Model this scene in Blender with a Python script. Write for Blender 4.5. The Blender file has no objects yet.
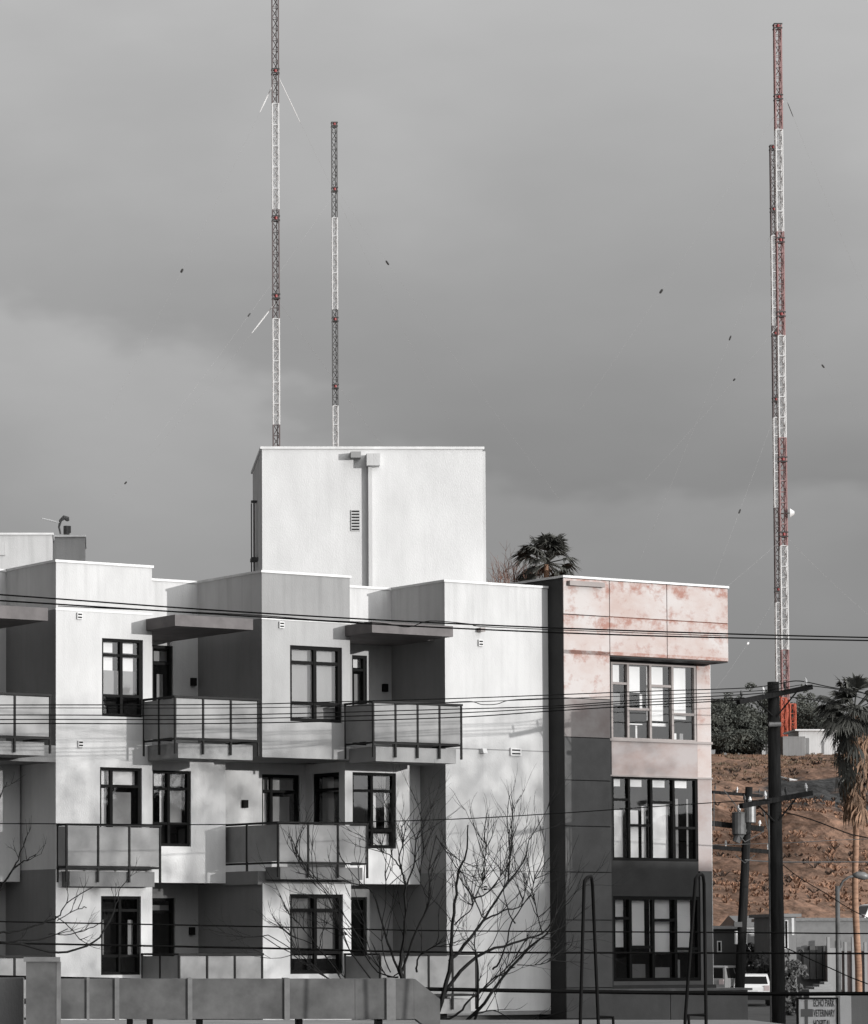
import bpy, math, random
from mathutils import Vector, Matrix
random.seed(7)
R = math.radians
SC = bpy.context.scene
COL = SC.collection

# ------------------------------------------------------------------ camera
CX, CY, FPX, HC = 100.0, 742.0, 3400.0, 5.0
PITCH = math.atan(198.0 / FPX)
cam_d = bpy.data.cameras.new('camera'); cam = bpy.data.objects.new('camera', cam_d)
COL.objects.link(cam); SC.camera = cam
cam.location = (0, 0, HC); cam.rotation_euler = (R(90) + PITCH, 0, 0)
cam_d.sensor_width = 36; cam_d.sensor_fit = 'AUTO'
cam_d.lens = FPX / 1024 * 36
cam_d.shift_x = (434 - CX) / 1024
cam_d.shift_y = (CY - 512) / 1024
cam_d.clip_start = 0.5; cam_d.clip_end = 8000

# ------------------------------------------------------------------ light
A = R(30)                       # facade angle
ES = Vector((math.cos(A), math.sin(A), 0)); ED = Vector((-math.sin(A), math.cos(A), 0))
SUN_EL = R(4.5); off = R(17)
sh = (-ED) * math.cos(off) + ES * math.sin(off)           # horizontal direction towards the sun
SUN = Vector((sh.x * math.cos(SUN_EL), sh.y * math.cos(SUN_EL), math.sin(SUN_EL)))
sl = bpy.data.lights.new('sun', 'SUN'); sun = bpy.data.objects.new('sun', sl); COL.objects.link(sun)
sl.energy = 3.4; sl.angle = R(0.5); sl.color = (1, .985, .965)
sun.rotation_euler = SUN.to_track_quat('Z', 'Y').to_euler(); sun.location = (60, -60, 60)

w = bpy.data.worlds.new('World'); SC.world = w; w.use_nodes = True
nt = w.node_tree; nt.nodes.clear()
def N(t, **k):
    n = nt.nodes.new(t)
    for a, b in k.items(): setattr(n, a, b)
    return n
def M2(op, a, b=None, c=None):
    n = nt.nodes.new('ShaderNodeMath'); n.operation = op
    for i, v in enumerate((a, b, c)):
        if v is None: continue
        if isinstance(v, (int, float)): n.inputs[i].default_value = v
        else: nt.links.new(v, n.inputs[i])
    return n.outputs[0]
tc = N('ShaderNodeTexCoord'); sep = N('ShaderNodeSeparateXYZ'); nt.links.new(tc.outputs['Generated'], sep.inputs[0])
sky = N('ShaderNodeTexSky', sky_type='NISHITA'); sky.sun_disc = False
sky.sun_elevation = SUN_EL; sky.sun_rotation = math.atan2(SUN.x, SUN.y)
bw = N('ShaderNodeRGBToBW'); nt.links.new(sky.outputs[0], bw.inputs[0])
# grey overcast: brighter with height, big soft cloud banks
mr = N('ShaderNodeMapRange'); mr.interpolation_type = 'SMOOTHSTEP'
nt.links.new(sep.outputs['Z'], mr.inputs['Value'])
for k, v in (('From Min', .09), ('From Max', .30), ('To Min', 2.3), ('To Max', 5.1)): mr.inputs[k].default_value = v
mp = N('ShaderNodeMapping'); nt.links.new(tc.outputs['Generated'], mp.inputs[0]); mp.inputs['Scale'].default_value = (1.0, 1.0, 2.0)
mp.inputs['Location'].default_value = (.31, .0, .12)
nz = N('ShaderNodeTexNoise'); nt.links.new(mp.outputs[0], nz.inputs[0]); nz.inputs['Scale'].default_value = 5.5
nz.inputs['Detail'].default_value = 5; nz.inputs['Roughness'].default_value = .45
cr = N('ShaderNodeMapRange'); cr.interpolation_type = 'SMOOTHSTEP'; nt.links.new(nz.outputs[0], cr.inputs['Value'])
for k, v in (('From Min', .35), ('From Max', .70), ('To Min', .90), ('To Max', 1.14)): cr.inputs[k].default_value = v
# a lighter bank of cloud low in the west, with a ragged sloping top
nz2 = N('ShaderNodeTexNoise'); nt.links.new(mp.outputs[0], nz2.inputs[0]); nz2.inputs['Scale'].default_value = 16
nz2.inputs['Detail'].default_value = 4
ex = N('ShaderNodeMapRange'); ex.interpolation_type = 'SMOOTHSTEP'; nt.links.new(sep.outputs['X'], ex.inputs['Value'])
for k, v in (('From Min', -.05), ('From Max', .15), ('To Min', .168), ('To Max', .102)): ex.inputs[k].default_value = v
edge = M2('ADD', ex.outputs[0], M2('MULTIPLY', M2('SUBTRACT', nz2.outputs[0], .2), .075))
bank = N('ShaderNodeMapRange'); bank.interpolation_type = 'SMOOTHSTEP'
nt.links.new(M2('SUBTRACT', edge, sep.outputs['Z']), bank.inputs['Value'])
for k, v in (('From Min', -.004), ('From Max', .011), ('To Min', .96), ('To Max', 1.2)): bank.inputs[k].default_value = v
# the cloud glows around the low sun
dt = N('ShaderNodeVectorMath', operation='DOT_PRODUCT'); nt.links.new(tc.outputs['Generated'], dt.inputs[0])
gd = Vector((SUN.x, SUN.y, .5)).normalized(); dt.inputs[1].default_value = gd
gl = M2('MULTIPLY', M2('POWER', M2('MAXIMUM', dt.outputs['Value'], 0), 5.0), 19.0)
nz3 = N('ShaderNodeTexNoise'); mp3 = N('ShaderNodeMapping'); nt.links.new(tc.outputs['Generated'], mp3.inputs[0]); mp3.inputs['Scale'].default_value = (1, 1, 2.6); mp3.inputs['Rotation'].default_value = (0, R(18), 0)
nt.links.new(mp3.outputs[0], nz3.inputs[0]); nz3.inputs['Scale'].default_value = 17; nz3.inputs['Detail'].default_value = 6
fine = M2('ADD', M2('MULTIPLY', nz3.outputs[0], .16), .92)
tot = M2('MULTIPLY', M2('MULTIPLY', M2('MULTIPLY', mr.outputs[0], cr.outputs[0]), bank.outputs[0]), fine)
tot = M2('MULTIPLY', tot, M2('ADD', M2('MULTIPLY', M2('MULTIPLY', sep.outputs['X'], M2('SUBTRACT', sep.outputs['Z'], .15)), 5.5), 1.0))
tot = M2('ADD', M2('ADD', M2('MAXIMUM', tot, .5), gl), M2('MULTIPLY', bw.outputs[0], .12))
bgn = N('ShaderNodeBackground'); nt.links.new(tot, bgn.inputs[0]); bgn.inputs[1].default_value = .1
out = N('ShaderNodeOutputWorld'); nt.links.new(bgn.outputs[0], out.inputs[0])
SC.view_settings.view_transform = 'Standard'; SC.view_settings.look = 'None'
SC.view_settings.exposure = 0.0; SC.view_settings.gamma = 1; SC.view_settings.use_curve_mapping = False

# ------------------------------------------------------------------ measuring: where a sight line meets a real plane
FW = Vector((0, math.cos(PITCH), math.sin(PITCH))); UP = Vector((0, -math.sin(PITCH), math.cos(PITCH))); RT = Vector((1, 0, 0))
CAM = Vector((0, 0, HC))
def ray(x, y): return RT * ((x - CX) / FPX) + UP * (-(y - CY) / FPX) + FW
def at(x, y, Y):
    if y == 0: y = 985      # only x wanted, near the ground
    r = ray(x, y); return CAM + r * (Y / r.y)
O = at(56, 562, 81.0); O.z = 0
def F(s, d, z): return O + ES * s + ED * d + Vector((0, 0, z))
def PF(x, y, d):
    r = ray(x, y); t = (d - (CAM - O).dot(ED)) / r.dot(ED); p = CAM + r * t
    return (p - O).dot(ES), p.z
def PS(x, y, s):
    r = ray(x, y); t = (s - (CAM - O).dot(ES)) / r.dot(ES); p = CAM + r * t
    return (p - O).dot(ED), p.z

# ------------------------------------------------------------------ materials
def mat(name, col, rough=.85, metal=0, var=0.0, vscale=1.2, bump=0.0, bscale=60, col2=None, stretch=(1, 1, 1), spec=.2, lo=.35, hi=.65):
    m = bpy.data.materials.new(name); m.use_nodes = True; t = m.node_tree; b = t.nodes['Principled BSDF']
    if isinstance(col, (int, float)): col = (col, col, col)
    b.inputs['Base Color'].default_value = (*col, 1); b.inputs['Roughness'].default_value = rough
    b.inputs['Metallic'].default_value = metal; b.inputs['Specular IOR Level'].default_value = spec
    g = t.nodes.new('ShaderNodeNewGeometry'); mpn = t.nodes.new('ShaderNodeMapping'); t.links.new(g.outputs['Position'], mpn.inputs[0])
    mpn.inputs['Scale'].default_value = stretch
    if var or col2:
        n = t.nodes.new('ShaderNodeTexNoise'); t.links.new(mpn.outputs[0], n.inputs[0]); n.inputs['Scale'].default_value = vscale
        n.inputs['Detail'].default_value = 8; n.inputs['Roughness'].default_value = .62
        r = t.nodes.new('ShaderNodeMapRange'); t.links.new(n.outputs[0], r.inputs[0])
        r.inputs[1].default_value = lo; r.inputs[2].default_value = hi
        mx = t.nodes.new('ShaderNodeMix'); mx.data_type = 'RGBA'; t.links.new(r.outputs[0], mx.inputs[0])
        c2 = col2 or tuple(c * (1 - var) for c in col)
        if isinstance(c2, (int, float)): c2 = (c2,) * 3
        mx.inputs[6].default_value = (*col, 1); mx.inputs[7].default_value = (*c2, 1)
        t.links.new(mx.outputs[2], b.inputs['Base Color'])
    if bump:
        n2 = t.nodes.new('ShaderNodeTexNoise'); t.links.new(mpn.outputs[0], n2.inputs[0]); n2.inputs['Scale'].default_value = bscale; n2.inputs['Detail'].default_value = 3
        bp = t.nodes.new('ShaderNodeBump'); bp.inputs['Strength'].default_value = bump; bp.inputs['Distance'].default_value = .02
        t.links.new(n2.outputs[0], bp.inputs['Height']); t.links.new(bp.outputs[0], b.inputs['Normal'])
    return m
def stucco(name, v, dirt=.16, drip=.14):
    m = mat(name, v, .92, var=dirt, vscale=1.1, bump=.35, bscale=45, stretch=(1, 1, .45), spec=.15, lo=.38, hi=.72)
    t = m.node_tree; b = t.nodes['Principled BSDF']
    # faint rain streaks running down
    g = t.nodes.new('ShaderNodeNewGeometry'); mp_ = t.nodes.new('ShaderNodeMapping'); mp_.inputs['Scale'].default_value = (5, 5, .25)
    t.links.new(g.outputs['Position'], mp_.inputs[0]); n = t.nodes.new('ShaderNodeTexNoise'); n.inputs['Scale'].default_value = 1.3; n.inputs['Detail'].default_value = 5
    t.links.new(mp_.outputs[0], n.inputs[0]); r = t.nodes.new('ShaderNodeMapRange'); t.links.new(n.outputs[0], r.inputs[0])
    r.inputs[1].default_value = .48; r.inputs[2].default_value = .72; r.inputs[3].default_value = 0; r.inputs[4].default_value = 1
    sp = t.nodes.new('ShaderNodeSeparateXYZ'); t.links.new(g.outputs['Position'], sp.inputs[0]); dm = t.nodes.new('ShaderNodeMapRange'); t.links.new(sp.outputs['Z'], dm.inputs[0])
    zt_ = PF(56, 562, 0)[1]; dm.inputs[1].default_value = zt_ - 1.3; dm.inputs[2].default_value = zt_; dm.inputs[3].default_value = .06; dm.inputs[4].default_value = drip
    mm = t.nodes.new('ShaderNodeMath'); mm.operation = 'MULTIPLY'; t.links.new(r.outputs[0], mm.inputs[0]); t.links.new(dm.outputs[0], mm.inputs[1])
    iv = t.nodes.new('ShaderNodeMath'); iv.operation = 'SUBTRACT'; iv.inputs[0].default_value = 1; t.links.new(mm.outputs[0], iv.inputs[1]); r = iv
    src = b.inputs['Base Color'].links[0].from_socket
    mx = t.nodes.new('ShaderNodeMix'); mx.data_type = 'RGBA'; mx.blend_type = 'MULTIPLY'; mx.inputs[0].default_value = 1
    t.links.new(src, mx.inputs[6]); t.links.new(r.outputs[0], mx.inputs[7]); t.links.new(mx.outputs[2], b.inputs['Base Color'])
    return m
WHITE = stucco('white_stucco', .53); WHITE2 = stucco('off_white_stucco', .66); RSHADE = stucco('recess_shade_stucco', .40); BAYSHADE = stucco('bay_shade_stucco', .37); GREY = stucco('light_grey_stucco', .58)  # recess and middle bay greys have shade put into the colour
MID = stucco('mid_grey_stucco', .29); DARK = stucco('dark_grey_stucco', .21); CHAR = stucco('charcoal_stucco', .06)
TOWERW = stucco('mottled_white_stucco', .62, .14, .04)
CAPM = mat('cap_metal', .7, .5, var=.2, vscale=3)
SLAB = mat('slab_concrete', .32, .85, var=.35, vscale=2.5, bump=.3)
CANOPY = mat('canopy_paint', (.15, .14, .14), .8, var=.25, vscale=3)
FRAME = mat('dark_window_frame', .008, .6, spec=.06); FRAMEL = mat('pale_bronze_frame', (.30, .27, .26), .45, var=.2)
RAIL = mat('rail_metal', .03, .6, var=.3, spec=.08)
LPANEL = mat('frosted_panel', .27, .3, var=.22, vscale=1.7)
BLIND = mat('window_blind', .27, .8, var=.1); BLINDL = mat('pale_blind_and_reflection', .78, .8, var=.08); ROOM = mat('dark_room', .012, .9, var=.6, vscale=1.5)
ROOF = mat('roof_membrane', .3, .9, var=.3)
RUST = mat('rust_stained_panel', (.47, .44, .43), .8, col2=(.41, .33, .305), vscale=.55, bump=.15, bscale=20, stretch=(1, 1, 1.6), lo=.40, hi=.66)
JZ = [PF(563.5, 577.5, -1.6)[1], PF(563.5, 614, -1.6)[1], PF(563.5, 650, -1.6)[1]]
RJ = mat('rusty_joint', (.20, .10, .075), .9)
RUST2 = mat('greyed_panel', (.34, .31, .305), .7, col2=(.26, .19, .17), vscale=.9, lo=.4, hi=.75, stretch=(1, 1, 1.6))
MPANEL = mat('mid_grey_panel', (.25, .235, .23), .7, col2=(.17, .14, .135), vscale=1.2, lo=.4, hi=.7)
def add_blotch(m, col, lo, hi, scale, stretch):
    t = m.node_tree; b = t.nodes['Principled BSDF']; g = t.nodes.new('ShaderNodeNewGeometry'); mp_ = t.nodes.new('ShaderNodeMapping')
    mp_.inputs['Scale'].default_value = stretch; t.links.new(g.outputs['Position'], mp_.inputs[0])
    n = t.nodes.new('ShaderNodeTexNoise'); n.inputs['Scale'].default_value = scale; n.inputs['Detail'].default_value = 7; n.inputs['Roughness'].default_value = .7
    t.links.new(mp_.outputs[0], n.inputs[0]); r = t.nodes.new('ShaderNodeMapRange'); t.links.new(n.outputs[0], r.inputs[0]); r.inputs[1].default_value = lo; r.inputs[2].default_value = hi
    sp = t.nodes.new('ShaderNodeSeparateXYZ'); t.links.new(g.outputs['Position'], sp.inputs[0])
    def mth(op, a, c):
        q = t.nodes.new('ShaderNodeMath'); q.operation = op
        for i, v in enumerate((a, c)):
            if isinstance(v, (int, float)): q.inputs[i].default_value = v
            else: t.links.new(v, q.inputs[i])
        return q.outputs[0]
    acc = 0.0
    for zj_ in JZ:      # run-off below each horizontal joint
        d_ = mth('SUBTRACT', zj_, sp.outputs['Z']); k_ = mth('MULTIPLY', mth('GREATER_THAN', d_, -.02), mth('MAXIMUM', mth('SUBTRACT', 1.0, mth('MULTIPLY', mth('ABSOLUTE', d_, 0), 1.9)), 0)); acc = mth('ADD', acc, k_)
    n.inputs['Scale'].default_value = scale
    t.links.new(mth('ADD', n.outputs[0], mth('MULTIPLY', mth('MULTIPLY', acc, n.outputs[0]), .30)), r.inputs[0])
    mx = t.nodes.new('ShaderNodeMix'); mx.data_type = 'RGBA'; t.links.new(r.outputs[0], mx.inputs[0])
    t.links.new(b.inputs['Base Color'].links[0].from_socket, mx.inputs[6]); mx.inputs[7].default_value = (*col, 1)
    t.links.new(mx.outputs[2], b.inputs['Base Color'])
add_blotch(RUST, (.31, .175, .145), .54, .74, 2.2, (1, 1, 1.2))
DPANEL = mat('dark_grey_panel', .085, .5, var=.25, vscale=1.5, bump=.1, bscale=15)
DPANEL2 = mat('black_panel', .03, .6, var=.3, vscale=1.5)
METAL = mat('galvanised_metal', .13, .6, .2, var=.5, vscale=1.6, bump=.1, bscale=8)
METALL = mat('bright_metal_flange', .2, .45, .3, var=.3, vscale=5)
BLACK = mat('black_rubber', .006, .6, spec=.05); WIRE = mat('black_cable', .006, .7, spec=.04); WOOD = mat('creosoted_wood', .024, spec=.05, rough=.85, var=.5, vscale=2, bump=.4, bscale=12, stretch=(6, 6, .5))
TW = mat('mast_white_paint', .62, .6, var=.12); TR = mat('mast_faded_red_paint', (.34, .21, .205), .6, var=.3); TG = mat('mast_weathered_maroon_paint', (.16, .135, .135), .6, var=.3)
TK = mat('mast_dark_grey_paint', .14, .6, var=.3); TRO = mat('mast_orange_red_paint', (.48, .12, .075), .6, var=.2); TL = mat('mast_red_lamp_housing', (.24, .04, .04), .4)
GUY = mat('guy_wire_steel', .3, .6); INS = mat('insulator_dark', .05, .4); INSW = mat('insulator_white', .7, .3)
BARK = mat('bare_bark', .016, .9, var=.4, vscale=8); TWIG = mat('pinkish_twigs', (.25, .15, .12), .9)
LEAF = mat('dark_evergreen_leaf', (.045, .05, .045), .7, col2=(.11, .115, .10), vscale=.5)
LEAF2 = mat('palm_leaf', (.04, .041, .038), .6, col2=(.12, .12, .108), vscale=1); SKIRT = mat('dead_palm_fronds', (.34, .21, .14), .8, col2=(.10, .07, .05), vscale=1.3)
PTRUNK = mat('palm_trunk', (.36, .22, .15), .9, col2=(.22, .13, .09), vscale=3, bump=.6, bscale=6, stretch=(1, 1, 4)); SHRUB = mat('grey_shrub_leaf', .07, .8, col2=.16, vscale=1)
ASPH = mat('asphalt', .07, .85, var=.3, vscale=1, bump=.2); CONC = mat('kerb_concrete', .3, .85, var=.3)
GROUND = mat('dusty_ground', .14, .95, var=.4, vscale=.4)
PAINT = mat('road_paint', .6, .7, var=.2)
SIGNW = mat('sign_white', .62, .6, var=.15); SIGNK = mat('sign_dark_lettering', .04, .6)
CARW = mat('white_car_paint', .7, .25); CARS = mat('silver_car_paint', .22, .2, spec=.6); CARK = mat('black_car_paint', .02, .2); TAIL = mat('tail_lamp', (.42, .36, .36), .3); RIM = mat('wheel_rim', .4, .35, .6)
PINK = mat('pinkish_render', (.27, .22, .21), .9, var=.2)
def glass_mat(name, refl, tint=.75):
    m = bpy.data.materials.new(name); m.use_nodes = True; t = m.node_tree; t.nodes.clear()
    o = t.nodes.new('ShaderNodeOutputMaterial'); mx = t.nodes.new('ShaderNodeMixShader'); tr = t.nodes.new('ShaderNodeBsdfTransparent'); gl_ = t.nodes.new('ShaderNodeBsdfGlossy')
    lw = t.nodes.new('ShaderNodeLayerWeight'); lw.inputs[0].default_value = .35; r = t.nodes.new('ShaderNodeMapRange'); t.links.new(lw.outputs['Fresnel'], r.inputs[0])
    r.inputs[3].default_value = refl; r.inputs[4].default_value = .9
    tr.inputs[0].default_value = (tint, tint, tint, 1); gl_.inputs['Roughness'].default_value = .02; gl_.inputs[0].default_value = (.95, .95, .95, 1)
    g = t.nodes.new('ShaderNodeNewGeometry'); n = t.nodes.new('ShaderNodeTexNoise'); n.inputs['Scale'].default_value = .9; t.links.new(g.outputs['Position'], n.inputs[0])
    bp = t.nodes.new('ShaderNodeBump'); bp.inputs['Strength'].default_value = .12; bp.inputs['Distance'].default_value = .05; t.links.new(n.outputs[0], bp.inputs['Height']); t.links.new(bp.outputs[0], gl_.inputs['Normal'])
    t.links.new(r.outputs[0], mx.inputs[0]); t.links.new(tr.outputs[0], mx.inputs[1]); t.links.new(gl_.outputs[0], mx.inputs[2]); t.links.new(mx.outputs[0], o.inputs[0])
    return m
GLASS = glass_mat('window_glass', .09, .95)
CARG = mat('car_glass', .01, .05)

# ------------------------------------------------------------------ mesh helpers
MATS = {}
def tag(o, label=None, cat=None, group=None, kind=None):
    if label: o['label'] = label
    if cat: o['category'] = cat
    if group: o['group'] = group
    if kind: o['kind'] = kind
    return o
def empty(name, loc, rz=0, **k):
    o = bpy.data.objects.new(name, None); COL.objects.link(o); o.location = loc; o.rotation_euler = (0, 0, rz); o.empty_display_size = .2
    MATS[o] = Matrix.Translation(Vector(loc)) @ Matrix.Rotation(rz, 4, 'Z'); return tag(o, **k)
class MB:
    def __init__(s): s.v = []; s.f = []
    def quad(s, *p):
        i = len(s.v); s.v += [Vector(q) for q in p]; s.f.append(tuple(range(i, i + len(p)))); return s
    def hexa(s, p):   # 8 points: bottom 4 ccw, top 4
        i = len(s.v); s.v += [Vector(q) for q in p]
        for f in ((3, 2, 1, 0), (4, 5, 6, 7), (0, 1, 5, 4), (1, 2, 6, 5), (2, 3, 7, 6), (3, 0, 4, 7)): s.f.append(tuple(i + k for k in f))
        return s
    def fb(s, s0, s1, d0, d1, z0, z1):    # box in facade frame
        return s.hexa([F(s0, d0, z0), F(s1, d0, z0), F(s1, d1, z0), F(s0, d1, z0), F(s0, d0, z1), F(s1, d0, z1), F(s1, d1, z1), F(s0, d1, z1)])
    def ob(s, org, ax, nr, a0, a1, n0, n1, z0, z1):   # box in an oriented frame, nr = outwards
        def P(a, n, z): return org + ax * a + nr * n + Vector((0, 0, z))
        return s.hexa([P(a0, n1, z0), P(a1, n1, z0), P(a1, n0, z0), P(a0, n0, z0), P(a0, n1, z1), P(a1, n1, z1), P(a1, n0, z1), P(a0, n0, z1)])
    def wb(s, x0, x1, y0, y1, z0, z1): return s.hexa([(x0, y0, z0), (x1, y0, z0), (x1, y1, z0), (x0, y1, z0), (x0, y0, z1), (x1, y0, z1), (x1, y1, z1), (x0, y1, z1)])
    def tube(s, pts, r, n=6, cap=True):
        pts = [Vector(p) for p in pts]; rs = r if isinstance(r, (list, tuple)) else [r] * len(pts); base = len(s.v)
        prev = None
        for i, p in enumerate(pts):
            t = (pts[min(i + 1, len(pts) - 1)] - pts[max(i - 1, 0)]).normalized()
            if prev is None: u = t.orthogonal().normalized()
            else:
                u = prev - t * prev.dot(t); u = u.normalized() if u.length > 1e-6 else t.orthogonal().normalized()
            prev = u; v = t.cross(u)
            for k in range(n):
                a = 2 * math.pi * k / n; s.v.append(p + (u * math.cos(a) + v * math.sin(a)) * rs[i])
        for i in range(len(pts) - 1):
            for k in range(n):
                a = base + i * n + k; b = base + i * n + (k + 1) % n; s.f.append((a, b, b + n, a + n))
        if cap: s.f.append(tuple(base + k for k in reversed(range(n)))); s.f.append(tuple(base + (len(pts) - 1) * n + k for k in range(n)))
        return s
    def build(s, name, m, parent=None, loc=None, smooth=False, **k):
        me = bpy.data.meshes.new(name)
        if parent is not None: inv = MATS[parent].inverted()
        else:
            if loc is None: loc = sum(s.v, Vector()) / max(1, len(s.v)); loc = Vector((loc.x, loc.y, min(v.z for v in s.v)))
            inv = Matrix.Translation(-Vector(loc))
        me.from_pydata([inv @ v for v in s.v], [], s.f); me.update()
        if smooth:
            for p in me.polygons: p.use_smooth = True
        me.materials.append(m); o = bpy.data.objects.new(name, me); COL.objects.link(o)
        if parent is not None: o.parent = parent; MATS[o] = MATS[parent]
        else: o.location = loc; MATS[o] = Matrix.Translation(Vector(loc))
        return tag(o, **k)

def wall(name, m, parent, org, ax, nr, W, z0, z1, opens=(), rev=.14, **k):
    mb = MB(); a_s = sorted({0, W, *[c for o in opens for c in o[:2]]}); z_s = sorted({z0, z1, *[c for o in opens for c in o[2:4]]})
    def P(a, n, z): return org + ax * a + nr * n + Vector((0, 0, z - org.z))
    for i in range(len(a_s) - 1):
        for j in range(len(z_s) - 1):
            ac = (a_s[i] + a_s[i + 1]) / 2; zc = (z_s[j] + z_s[j + 1]) / 2
            if any(o[0] < ac < o[1] and o[2] < zc < o[3] for o in opens): continue
            mb.quad(P(a_s[i], 0, z_s[j]), P(a_s[i + 1], 0, z_s[j]), P(a_s[i + 1], 0, z_s[j + 1]), P(a_s[i], 0, z_s[j + 1]))
    for o in opens:
        a0, a1, b0, b1 = o[:4]
        mb.quad(P(a0, 0, b0), P(a0, 0, b1), P(a0, -rev, b1), P(a0, -rev, b0)); mb.quad(P(a1, 0, b1), P(a1, 0, b0), P(a1, -rev, b0), P(a1, -rev, b1))
        mb.quad(P(a0, 0, b1), P(a1, 0, b1), P(a1, -rev, b1), P(a0, -rev, b1)); mb.quad(P(a1, 0, b0), P(a0, 0, b0), P(a0, -rev, b0), P(a1, -rev, b0))
    return mb.build(name, m, parent, **k)
def window(parent, org, ax, nr, a0, a1, z0, z1, cols, blinds=(), bar=.072, inset=.10, fm=None, name='window', bm=None, room=.7, sill=False):
    """cols: list of (u0,u1,[v breaks]); framed opening set back in its wall; blinds: (u0,u1,v0,v1[,mat])"""
    fm = fm or FRAME; bm = bm or BLIND
    W, H = a1 - a0, z1 - z0; o2 = Vector((org.x, org.y, 0)); f = MB(); n0, n1 = -inset - .05, -inset + .04
    def B(u0, u1, v0, v1, n0=n0, n1=n1, mb=f): mb.ob(o2, ax, nr, a0 + u0, a0 + u1, n0, n1, z0 + v0, z0 + v1)
    B(0, bar, 0, H); B(W - bar, W, 0, H); B(bar, W - bar, 0, bar); B(bar, W - bar, H - bar, H)
    for i, (u0, u1, br) in enumerate(cols):
        x0 = bar if i == 0 else u0 * W + bar / 2; x1 = W - bar if i == len(cols) - 1 else u1 * W - bar / 2
        if i < len(cols) - 1: B(u1 * W - bar / 2, u1 * W + bar / 2, bar, H - bar, n0, n1 + .006)
        for v in br: B(x0, x1, v * H - bar * .45, v * H + bar * .45, n0, n1 - .006)
    w_ = f.build(name, fm, parent)
    g = MB(); g.quad(*[o2 + ax * a + nr * (-inset - .02) + Vector((0, 0, z)) for a, z in ((a0, z0), (a1, z0), (a1, z1), (a0, z1))]); g.build('pane', GLASS, w_)
    for i, b in enumerate(blinds):
        q = MB(); q.ob(o2, ax, nr, a0 + b[0] * W, a0 + b[1] * W, -inset - .16 - .002 * i, -inset - .15 - .002 * i, z0 + b[2] * H, z0 + b[3] * H); q.build('blind', b[4] if len(b) > 4 else bm, w_)
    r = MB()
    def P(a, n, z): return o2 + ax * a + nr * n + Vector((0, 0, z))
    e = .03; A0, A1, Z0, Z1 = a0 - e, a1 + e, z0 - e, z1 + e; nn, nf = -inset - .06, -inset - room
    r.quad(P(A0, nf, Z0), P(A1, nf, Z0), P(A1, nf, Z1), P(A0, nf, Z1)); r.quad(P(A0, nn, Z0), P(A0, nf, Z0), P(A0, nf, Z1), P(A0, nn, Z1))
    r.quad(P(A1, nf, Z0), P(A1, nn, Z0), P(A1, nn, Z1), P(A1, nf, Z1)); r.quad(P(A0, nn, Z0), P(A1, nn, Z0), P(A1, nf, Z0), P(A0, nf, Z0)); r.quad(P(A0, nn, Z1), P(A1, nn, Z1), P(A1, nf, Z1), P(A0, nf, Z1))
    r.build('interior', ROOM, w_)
    return w_
NF = -ED; NL = -ES

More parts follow.
